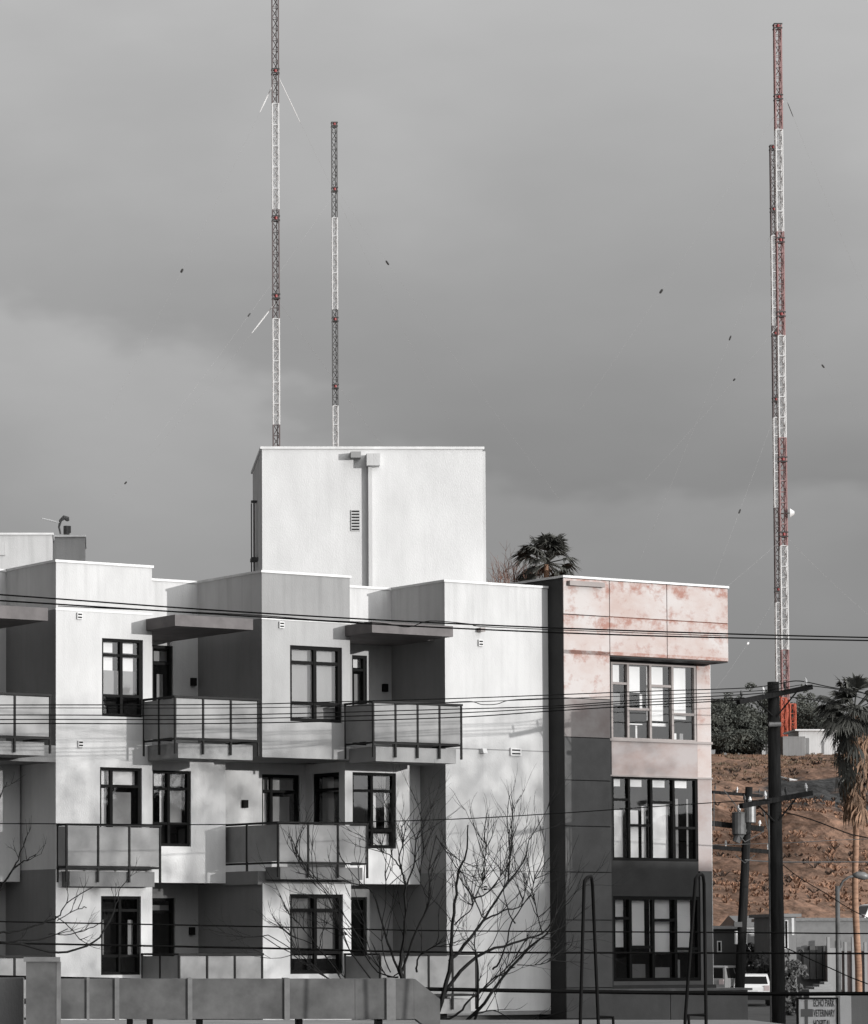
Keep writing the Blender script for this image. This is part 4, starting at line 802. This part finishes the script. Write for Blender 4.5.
# ------------------------------------------------------------------ houses beyond the street
def house(name, label, x0, x1, yt, yb, Y, depth, wallm, roofm, wins=(), doors=(), over=.25, pitch=0, cat='house', wm=None):
    a = at(x0, yb, Y); b_ = at(x1, yt, Y); gv = min(gz(a.x, Y), a.z); root = empty(name, ((a.x + b_.x) / 2, Y, gv), label=label, cat=cat)
    MB().wb(a.x, b_.x, Y, Y + depth, gv - .5, b_.z).build('wall', wallm, root)
    r = MB()
    if pitch: r.hexa([(a.x - over, Y - over, b_.z + .003), (b_.x + over, Y - over, b_.z + .003), (b_.x + over, Y + depth, b_.z + .003), (a.x - over, Y + depth, b_.z + .003), (a.x - over, Y + depth / 2 - .1, b_.z + pitch), (b_.x + over, Y + depth / 2 - .1, b_.z + pitch), (b_.x + over, Y + depth / 2 + .1, b_.z + pitch), (a.x - over, Y + depth / 2 + .1, b_.z + pitch)])
    else: r.wb(a.x - over, b_.x + over, Y - over, Y + depth + over, b_.z + .003, b_.z + .18)
    r.build('roof', roofm, root)
    for (u0, v0, u1, v1) in wins:
        c = at(u0, v1, Y); e = at(u1, v0, Y); fr = MB().wb(c.x - .06, e.x + .06, Y - .05, Y - .003, c.z - .06, e.z + .06).build('window', SIGNW, root); MB().wb(c.x, e.x, Y - .07, Y - .052, c.z, e.z).build('pane', CARG, fr)
    for (u0, v0, u1, v1) in doors:
        c = at(u0, v1, Y); e = at(u1, v0, Y); MB().wb(c.x, e.x, Y - .05, Y - .003, c.z, e.z).build('door', wm or DARK, root)
    return root
GH = mat('grey_siding', .2, .85, var=.2, vscale=2)
g = house('garage', 'long grey flat roofed garage with white eave line below the bank', 797, 905, 921, 990, 188, 12, GH, METALL, over=.15, cat='garage')
o = at(802, 946, 187.6); o2_ = at(828, 979, 187.6); q = MB()
for k in range(4): x0 = o.x + (o2_.x - o.x) * k / 4; q.wb(x0 + .02, x0 + (o2_.x - o.x) / 4 - .02, 187.3, 187.9, o2_.z, o.z - .25 * (k == 0))
q.build('roller_door', mat('roller_door_grey', .09, .7, var=.2), g)
q = MB(); c = at(829, 990, 186.5)
pink = MB().wb(at(829, 0, 186.5).x, at(905, 0, 186.5).x, 186.4, 187.9, 0, at(840, 951, 186.5).z).build('garden_wall', PINK, loc=(c.x + 2, 186.5, 0), label='pale pinkish wall topped by white posts in front of the grey garage', cat='wall')
for x in (829, 846, 853.5, 866, 880): a = at(x, 992, 186.2); t_ = at(x, 937 if x in (829, 853.5, 880) else 942, 186.2); MB().wb(a.x - .07, a.x + .07, 186.15, 186.35, a.z, t_.z).build('post', MID, pink)
MB().wb(at(829, 0, 186.2).x, at(842, 0, 186.2).x, 186.2, 186.36, at(0, 990, 186.2).z, at(0, 948, 186.2).z).build('gate', MID, pink)
q = MB()
for k in range(4): q.wb(at(803 + k * 7, 0, 185).x, at(829, 0, 185).x, 183.4 + k * .5, 186.1, at(0, 992, 185).z - .8, at(0, 989 - k * 2.4, 185).z)
q.build('garden_steps', MID, label='short flight of white block steps below the roller door', cat='steps')
house('dark_house', 'narrow dark house with porch between the thick pole and the garage', 783, 796, 917, 990, 186, 8, DARK, DARK, wins=[(785.5, 921, 787, 948)], doors=[(789, 950, 795, 975)], cat='house')
q = MB(); q.wb(at(792, 0, 185.5).x, at(794.5, 0, 185.5).x, 185.4, 185.6, at(0, 935, 185.5).z, at(0, 918, 185.5).z); q.build('porch_post', SIGNW, [o for o in bpy.data.objects if o.name == 'dark_house'][0])
house('low_house', 'dark low house between the panel building and the leaning pole', 700, 741, 929, 975, 196, 9, CHAR, DARK, wins=[(718, 942, 720.5, 951)], cat='house')
house('white_house', 'small pale house with low gable seen between the two poles', 744, 772, 927, 960, 205, 7, WHITE2, METALL, wins=[(764, 930, 768, 940)], doors=[(748, 934, 754, 945)], pitch=.7, cat='house')
house('white_shed', 'white shed with flat overhanging roof on the hilltop right of the masts', 799, 841, 731, 757, 386, 6, WHITE, TW, doors=[(806, 738, 809, 755), (822, 741, 824, 754)], over=.5, cat='shed')
house('site_cabin', 'white boxy site cabin at the foot of the masts left of the white shed', 762, 799, 741, 757, 389, 4, WHITE, TW, over=.05, cat='cabin')
house('grey_container', 'grey metal container in front of the white site cabin on the hilltop', 783, 805, 738, 752, 383, 2.4, DARK, DARK, over=.02, cat='container')
a = at(781, 777, 360); tag(MB().tube([at(780, 777, 352), at(790, 779.5, 350), at(797, 781, 350)], .14, 6).build('white_pipe', TW), 'short white pipe lying on the orange slope right of the thick pole', 'pipe')
# shrubs by the street
for i, (x, y, Y, wd, h_, lb) in enumerate(((755, 950, 192, 1.6, 2.2, 'grey shrub growing above the white car, left of the thick pole'), (764, 955, 188, 1.4, 2.0, 'grey shrub pressed against the left side of the thick pole'), (789, 960, 178, 1.5, 1.8, 'pale shrub just right of the thick pole'), (793, 995, 160, 1.2, 1.1, 'low leafy shrub to the left of the clinic sign'), (748, 944, 200, 1.6, 1.8, 'dark shrub beside the leaning pole in front of the small pale house'))):
    tree(lb, x, y, Y, wd, h_, 40 + i, m=SHRUB, name='shrub', dens=.5, leaf=.12, cat='shrub', group='shrubs beside the street', lobes=5)

# ------------------------------------------------------------------ vehicles
def suv(name, label, pos, rz, paint, L=4.6, W=1.85, H=1.7):
    root = empty(name, pos, rz, label=label, cat='car', group='cars parked beside the street'); Mx = MATS[root]
    prof = [(-L / 2, .35), (-L / 2, .95), (-L / 2 + .08, 1.05), (-L / 2 + .42, H - .05), (-L / 2 + .7, H), (L * .10, H), (L * .27, 1.08), (L * .47, .95), (L / 2, .8), (L / 2, .35)]
    def hw_(z): return W / 2 if z < 1.0 else W / 2 - (z - 1.0) * .26
    b = MB()
    n = len(prof); i0 = len(b.v)
    for sgn in (-1, 1):
        for (x, z) in prof: b.v.append(Mx @ Vector((x, sgn * hw_(z), z)))
    for k in range(n): b.f.append((i0 + k, i0 + (k + 1) % n, i0 + n + (k + 1) % n, i0 + n + k))
    b.f.append(tuple(i0 + k for k in range(n))[::-1]); b.f.append(tuple(i0 + n + k for k in range(n)))
    body = b.build('body', paint, root); e = .012
    def q(name_, m, pts, par=root): MB().quad(*[Mx @ Vector(p) for p in pts]).build(name_, m, par)
    zt, zb = H - .12, 1.12
    def xr(z): return -L / 2 + .08 + (z - 1.05) / (H - 1.1) * .34
    q('rear_window', CARG, [(xr(zb) - e, -hw_(zb) + .12, zb), (xr(zb) - e, hw_(zb) - .12, zb), (xr(zt) - e, hw_(zt) - .1, zt), (xr(zt) - e, -hw_(zt) + .1, zt)])
    q('windscreen', CARG, [(L * .262 + e, -.75, zb), (L * .262 + e, .75, zb), (L * .12 + e, .62, zt), (L * .12 + e, -.62, zt)])
    for sgn in (-1, 1):
        for x0, x1 in ((-L / 2 + .45, -L * .17), (-L * .155, L * .03), (L * .045, L * .2)):
            x1t = x1 if x1 < L * .1 else L * .09; q('side_window', CARG, [(x0, sgn * (hw_(zb) + e), zb), (x1, sgn * (hw_(zb) + e), zb), (x1t, sgn * (hw_(zt) + e), zt), (x0 + (.12 if x0 < -L * .3 else 0), sgn * (hw_(zt) + e), zt)])
        MB().hexa([Mx @ Vector((x, y, z)) for z in (.78, 1.05) for x, y in ((-L / 2 - .02, sgn * .72 - .13), (-L / 2 + .1, sgn * .72 - .13), (-L / 2 + .1, sgn * .72 + .14), (-L / 2 - .02, sgn * .72 + .14))]).build('tail_lamp', TAIL, root)
        MB().hexa([Mx @ Vector((x, y, z)) for z in (.66, .84) for x, y in ((L / 2 - .1, sgn * .65 - .16), (L / 2 + .02, sgn * .65 - .16), (L / 2 + .02, sgn * .65 + .16), (L / 2 - .1, sgn * .65 + .16))]).build('headlight', SIGNW, root)
        for x in (-L * .3, L * .31):
            wl = MB().tube([Mx @ Vector((x, sgn * (W / 2 - .22), .34)), Mx @ Vector((x, sgn * (W / 2 + .01), .34))], .34, 18).build('wheel', BLACK, root); MB().tube([Mx @ Vector((x, sgn * (W / 2 + .011), .34)), Mx @ Vector((x, sgn * (W / 2 + .025), .34))], .2, 12).build('rim', RIM, wl)
    MB().hexa([Mx @ Vector((x, y, z)) for z in (.32, .56) for x, y in ((-L / 2 - .1, -W / 2 + .04), (-L / 2 + .05, -W / 2 + .04), (-L / 2 + .05, W / 2 - .04), (-L / 2 - .1, W / 2 - .04))]).build('bumper', CARK, root)
    q('number_plate', SIGNW, [(-L / 2 - .012, -.26, .66), (-L / 2 - .012, .26, .66), (-L / 2 - .012, .26, .80), (-L / 2 - .012, -.26, .80)])
    return root
def cpos(x, y, Y): p = at(x, y, Y); return (p.x, Y, gz(p.x, Y) + .03)
suv('parked_car', 'white estate car seen from behind, nearest of the cars beside the leaning pole', cpos(752, 1003, 176), R(90 - 14 + 4), CARW, H=1.62)
suv('parked_car', 'dark silver car parked left of the leaning pole, its pale roof catching light', cpos(727, 986, 190), R(55), CARS, H=1.8)
suv('parked_car', 'pale car mostly hidden behind the white estate car and the leaning pole', cpos(742, 978, 198), R(78), CARW)
pcar = at(866, 913, 200); suv('parked_car', 'pale car whose roof shows above the grey garage at the right edge', (pcar.x + 2.4, 203, pcar.z - 1.15), R(10), CARW)
tag(MB().wb(pcar.x - 4, pcar.x + 8, 200.3, 207, 1, pcar.z - 1.16).build('parking_terrace', CONC), kind='structure')

# ------------------------------------------------------------------ clinic sign
YS = 96; s0_ = at(797, 997.5, YS); s1p = at(838.5, 1040, YS); sg = empty('clinic_sign', ((s0_.x + s1p.x) / 2, YS, 0), label='white veterinary sign with dark cross and black frame at the bottom right', cat='sign')
zt = s0_.z; zb = s1p.z; x0, x1 = s0_.x, s1p.x
MB().wb(x0 + .04, x1 - .05, YS, YS + .12, zb, zt - .04).build('board', SIGNW, sg)
MB().wb(x0, x0 + .04, YS - .03, YS + .14, zb, zt).wb(x1 - .05, x1, YS - .03, YS + .14, zb, zt).wb(x0 + .041, x1 - .051, YS - .03, YS + .14, zt - .038, zt).wb(x0 + .041, x1 - .051, YS - .03, YS + .14, zb - .05, zb).build('frame', BLACK, sg)
MB().tube([((x0 + x1) / 2, YS + .06, 0), ((x0 + x1) / 2, YS + .06, zb)], .08, 10).build('post', BLACK, sg)
pxs = lambda x, y: at(x, y, YS)
c0, c1 = pxs(804.5, 999.5), pxs(808, 1030); MB().wb(c0.x, c1.x, YS - .012, YS - .003, c1.z, c0.z).wb(pxs(800.5, 0).x, c0.x - .001, YS - .012, YS - .003, pxs(0, 1016.5).z, pxs(0, 1009).z).wb(c1.x + .001, pxs(812.5, 0).x, YS - .012, YS - .003, pxs(0, 1016.5).z, pxs(0, 1009).z).build('cross', mat('sign_cross_grey', .13, .7), sg)
for txt, y, xa, xb, h_ in (('ECHO PARK', 1006.5, 813.5, 834.5, 7.2), ('VETERINARY', 1016.5, 813.5, 835, 7.0), ('HOSPITAL', 1027, 813.5, 830.5, 7.2)):
    cu = bpy.data.curves.new('lettering', 'FONT'); cu.body = txt; cu.size = 1; cu.extrude = .004; cu.offset = .004
    to = bpy.data.objects.new('lettering', cu); COL.objects.link(to); bpy.context.view_layer.update()
    me = bpy.data.meshes.new_from_object(to); bpy.data.objects.remove(to); me.name = 'lettering'
    xs_ = [v.co.x for v in me.vertices]; ys_ = [v.co.y for v in me.vertices]; X0, X1 = pxs(xa, y).x, pxs(xb, y).x; zb_ = pxs(xa, y).z; hh = h_ / FPX * YS
    sx_ = (X1 - X0) / (max(xs_) - min(xs_)); sy_ = hh / (max(ys_) - min(ys_)); Lc = sg.location
    for v in me.vertices: v.co = Vector((X0 + (v.co.x - min(xs_)) * sx_ - Lc.x, YS - .008 - v.co.z - Lc.y, zb_ + (v.co.y - min(ys_)) * sy_ - Lc.z))
    me.materials.append(SIGNK); to = bpy.data.objects.new('lettering', me); COL.objects.link(to); to.parent = sg
a = at(840, 996, 98); b_ = at(905, 1040, 98)
hw1 = MB().wb(a.x, at(851, 0, 98).x, 98, 98.6, 0, a.z).build('gate_pillar', GREY, label='pale square pillar just right of the clinic sign', cat='pillar')
MB().wb(at(851, 0, 98).x + .01, at(905, 0, 98).x, 98.1, 98.5, 0, at(855, 994, 98).z).build('boundary_wall', DARK, label='dark grey wall running right from the pale pillar beside the sign', cat='wall')

# ------------------------------------------------------------------ neighbouring low roof in the foreground with its duct and ladder rails
Yd = 45; zr = at(200, 1036, Yd).z
nb = empty('low_building', (0, 44, 0), label='low flat roofed building in the foreground below the big duct', cat='building')
MB().wb(-14, 10.2, 36, 54, 0, zr - .1).build('wall', DARK, nb); MB().wb(-14.1, 10.3, 35.9, 54.1, zr - .098, zr).build('roof', ROOF, nb)
dk = empty('air_duct', (at(200, 0, Yd).x, Yd, zr), label='long grey sheet metal air duct on the foreground roof with a sloping right end', cat='duct')
zt = at(200, 979, Yd).z; zb = at(200, 1019, Yd).z; xA = at(52, 0, Yd).x; xB = at(414, 0, Yd).x; xC = at(440, 0, Yd).x
body = MB(); cuts = [at(x, 1000, Yd).x for x in (-60, 24)] 
def dseg(x0, x1, g=.0): body.wb(x0, x1, Yd, Yd + .6, zb, zt)
ed = [at(x, 1000, Yd).x for x in (58, 88, 117, 190, 289, 355, 391)] + [xB]
for p_, q_ in zip(ed, ed[1:]): dseg(p_ + .002, q_ - .002)
body.hexa([(xB, Yd, zb), (xC - .05, Yd, zb - .0), (xC - .05, Yd + .6, zb), (xB, Yd + .6, zb), (xB, Yd, zt), (xB + .02, Yd, zt), (xB + .02, Yd + .6, zt), (xB, Yd + .6, zt)])
body.hexa([(xB + .02, Yd + .001, zb + .001), (xC, Yd + .001, zb - .25), (xC, Yd + .599, zb - .25), (xB + .02, Yd + .599, zb + .001), (xB + .02, Yd + .001, zt - .003), (xC, Yd + .001, (zt + zb) / 2), (xC, Yd + .599, (zt + zb) / 2), (xB + .02, Yd + .599, zt - .003)])
body.build('duct_body', METAL, dk)
for x, wd in ((88, .018), (117, .03), (190, .03), (287, .035), (391, .06)):
    X = at(x, 1000, Yd).x; MB().wb(X - wd, X + wd, Yd - .03, Yd + .63, zb - .012, zt + .012).build('flange', METALL, dk)
for x in (130, 300, 150, 200, 380): X = at(x, 1000, Yd).x; MB().wb(X - .04, X + .04, Yd + .1, Yd + .5, zr, zb - .002).build('support', BLACK, dk)
rsr = MB(); ra, rb_ = at(26, 958, 44.2), at(56, 958, 44.2); rsr.wb(ra.x, rb_.x, 44.2, 44.7, zr, ra.z - .05)
vd = rsr.build('vertical_duct', METAL, loc=((ra.x + rb_.x) / 2, 44.4, zr), label='upright square metal duct with a folded cap in front of the long duct', cat='duct'); MB().wb(ra.x - .03, rb_.x + .05, 44.15, 44.75, ra.z - .048, ra.z + .01).build('cap', METALL, vd)
MB().wb(rb_.x + .005, rb_.x + .06, 44.25, 44.6, zr, ra.z - .05).build('seam', METALL, vd)
lft = MB().wb(-14, ra.x - .05, 44.9, 45.4, zr, at(0, 978, 44.9).z).build('duct_stub', DARK, loc=(-6, 45.1, zr), label='dark duct continuing out of the left edge behind the upright duct', cat='duct')
def hoop(label, x0, x1, ytop, Y, xl, xr_, yh, rung):
    zb_ = zr - .1; q = MB(); l0 = at(xl, 1024, Y); l0 = l0 + (l0 - at(x0, ytop + 14, Y)).normalized() * .35; r0 = at(xr_, 1024, Y); r0 = r0 + (r0 - at(x1, ytop + 10, Y)).normalized() * .35
    root = empty('roof_ladder', (at(x0, 0, Y).x, Y, zr), label=label, cat='ladder', group='hooped roof ladder rails')
    q.tube([l0, at(xl, 1015, Y), at(x0, ytop + 12, Y), at(x0 + .5, ytop + 5, Y + .05), at(x0 + 3, ytop + 1.5, Y + .15), at((x0 + x1) / 2 + 2, ytop, Y + .25), at(x1 - 1, ytop + 2, Y + .4), at(x1, ytop + 9, Y + .5), at(xr_, 1015, Y + .5), r0], .021, 8); q.build('rail', BLACK, root, smooth=True)
    q = MB(); q.tube([at(rung[0], rung[2], Y + .5), at(rung[1], rung[2], Y + .5), at(rung[1] + 1, 1040, Y + .5)], .021, 8); q.build('rung', BLACK, root)
hoop('left of the two black hooped ladder rails in front of the dark panels', 584, 592.5, 876, 42, 580.5, 598, 0, (598, 613, 1017))
hoop('right of the two black hooped ladder rails, beside the building corner', 695, 704, 874, 42, 685.5, 706, 0, (706, 688.5, 1015))

# ------------------------------------------------------------------ roof antenna and dish
pd_ = at(65, 534, 97); sd = empty('satellite_dish', (pd_.x, 98.2, q2.z), label='small satellite dish with a long feed arm on the left roof block', cat='satellite dish')
q = MB()
arc = [at(x, y, 98.2) for x, y in ((60.5, 534), (59, 527), (60.5, 520.5), (64, 517.5), (67.5, 519), (68.5, 521))]
q.tube(arc, [.025, .03, .045, .07, .08, .03], 8); q.build('reflector_rim', METAL, sd)
MB().tube([at(42, 518.5, 98.0), at(60, 523, 98.2)], .025, 6).build('feed_arm', TW, sd)
MB().tube([at(66.5, 534.5, 98.2), at(66.5, 526, 98.2)], .09, 8).tube([at(69, 533, 98.2), at(69, 526, 98.2)], .06, 6).build('mount', INS, sd)

# ------------------------------------------------------------------ bare street trees
def px_tree(label, Y, base, lines, seed, rbase, twigs=2, tw=.5):
    rnd = random.Random(seed); b0 = at(*base, Y); root = empty('bare_tree', (b0.x, Y, 0), label=label, cat='tree', group='leafless street trees')
    tk = MB().tube([(b0.x - .1, Y, 0), (b0.x, Y, b0.z * .5), b0], [rbase * 1.5, rbase * 1.15, rbase], 9).build('trunk', BARK, root, smooth=True)
    q = MB()
    for (pts, r0) in lines:
        dy = rnd.uniform(-.9, .9); P = []
        L = len(pts)
        for i, (x, y) in enumerate(pts): P.append(at(x, y, Y + dy * i / max(1, L - 1) + rnd.uniform(-.02, .02)))
        Q = []
        for i in range(L - 1):
            p0, p1, p2_, p3 = P[max(i - 1, 0)], P[i], P[i + 1], P[min(i + 2, L - 1)]
            for k in range(4):
                t = k / 4; Q.append(.5 * ((2 * p1) + (p2_ - p0) * t + (2 * p0 - 5 * p1 + 4 * p2_ - p3) * t * t + (3 * p1 - p0 - 3 * p2_ + p3) * t ** 3) + Vector((rnd.gauss(0, .008), rnd.gauss(0, .01), rnd.gauss(0, .008))))
        Q.append(P[-1]); n = len(Q); q.tube(Q, [max(.008, r0 * 1.35 * (1 - .8 * i / n)) for i in range(n)], 5)
        for _ in range(twigs):
            i = rnd.randrange(n // 3, n); d = (Q[min(i + 1, n - 1)] - Q[max(0, i - 1)]).normalized(); nd = d + Vector((rnd.gauss(0, .5), rnd.gauss(0, .4), rnd.gauss(.3, .4)))
            bare_branches(q, Q[i], nd, tw * rnd.uniform(.5, 1.3), .0085, 2 if rnd.random() < .4 else 1, rnd, .3)
    q.build('branches', BARK, root); return root
S = lambda l: [(340 + x / 3.945, 820 + y / 3.945) for x, y in l]
B0 = (430, 1030)
tl = [([B0] + S([(245, 620), (250, 500), (258, 400), (258, 260), (240, 190), (232, 150)]), .032), (S([(258, 270), (290, 190), (300, 80), (330, 20)]), .014), (S([(240, 190), (205, 150), (150, 115)]), .012), (S([(232, 160), (245, 90), (240, 20)]), .01),
      (S([(240, 620), (205, 530), (175, 440), (130, 290), (60, 250), (0, 240)]), .018), (S([(245, 600), (300, 440), (355, 320), (350, 200), (380, 60)]), .016), (S([(380, 60), (400, 100), (470, 200)]), .008),
      ([B0] + S([(400, 720), (435, 560), (440, 480), (455, 330), (470, 200), (495, 140), (505, 20)]), .034), (S([(300, 600), (310, 540), (360, 505), (430, 490)]), .014), (S([(455, 410), (520, 350), (525, 320)]), .01),
      ([B0] + S([(420, 670), (540, 540), (680, 485), (800, 445), (860, 360)]), .03), (S([(430, 560), (510, 470), (570, 390), (660, 250), (720, 170), (745, 80)]), .024), (S([(560, 400), (640, 360), (715, 340), (735, 240)]), .014), (S([(660, 250), (668, 170), (660, 30)]), .012), (S([(530, 310), (600, 270), (660, 180)]), .012), (S([(570, 390), (530, 310), (490, 230)]), .01),
      ([(450, 1030)] + S([(530, 790), (545, 640), (535, 520), (530, 450)]), .022), ([(450, 1035)] + S([(545, 750), (640, 620), (740, 510), (830, 430), (855, 330)]), .026), (S([(600, 590), (640, 540), (680, 400), (750, 300), (770, 220)]), .014), (S([(800, 450), (775, 360), (768, 290)]), .009), (S([(560, 220), (575, 130), (568, 70)]), .009), (S([(565, 250), (560, 220)]), .009),
      (S([(690, 410), (650, 320), (650, 220)]), .01), (S([(540, 700), (590, 640), (650, 600), (690, 580)]), .012), (S([(400, 790), (470, 760), (520, 700), (600, 640), (780, 470), (850, 480)]), .018), (S([(530, 770), (600, 750), (690, 800)]), .012), (S([(700, 570), (770, 572), (850, 550)]), .007),
      (S([(230, 620), (150, 600), (60, 480), (0, 440)]), .012), (S([(235, 600), (190, 620), (120, 520), (90, 380)]), .009), ([B0] + [(385, 1000), (340, 985), (300, 960), (262, 936)], .016), ([(330, 980), (300, 955), (268, 935)], .01), ([(345, 985), (320, 950), (290, 935)], .01), ([(340, 975), (305, 930), (290, 915)], .008), ([(380, 990), (350, 950), (330, 900), (300, 865)], .012), ([(300, 865), (295, 850)], .006),
      ([(370, 960), (345, 915), (318, 880), (293, 850)], .009), (S([(200, 600), (165, 480), (180, 300), (178, 200)]), .009), (S([(355, 320), (320, 250), (330, 120)]), .008)]
px_tree('bare spreading street tree in front of the white right block', 58, B0, tl, 3, .075, twigs=6, tw=.7)
T = lambda l: [(x / 3.1, 740 + y / 3.1) for x, y in l]
ll = [([(-60, 1000)] + T([(-60, 650), (0, 600), (60, 592), (150, 562), (182, 545), (205, 508), (290, 455)]), .02), (T([(-60, 640), (0, 627), (120, 618), (210, 585)]), .016), (T([(-40, 625), (60, 632), (180, 660), (290, 625), (340, 560), (360, 510), (372, 460)]), .02), (T([(-80, 560), (0, 462), (40, 402), (60, 360), (75, 320)]), .018), (T([(40, 402), (75, 378), (110, 355)]), .012), (T([(-60, 300), (0, 182), (22, 130)]), .014), (T([(180, 560), (230, 530), (268, 520)]), .007), (T([(150, 600), (220, 600), (290, 580)]), .006), (T([(175, 545), (215, 580), (250, 620)]), .005)]
px_tree('bare tree reaching in from the left edge of the frame', 56, (-60, 1000), ll, 9, .09, twigs=2, tw=.3)

SC.render.engine = 'CYCLES'
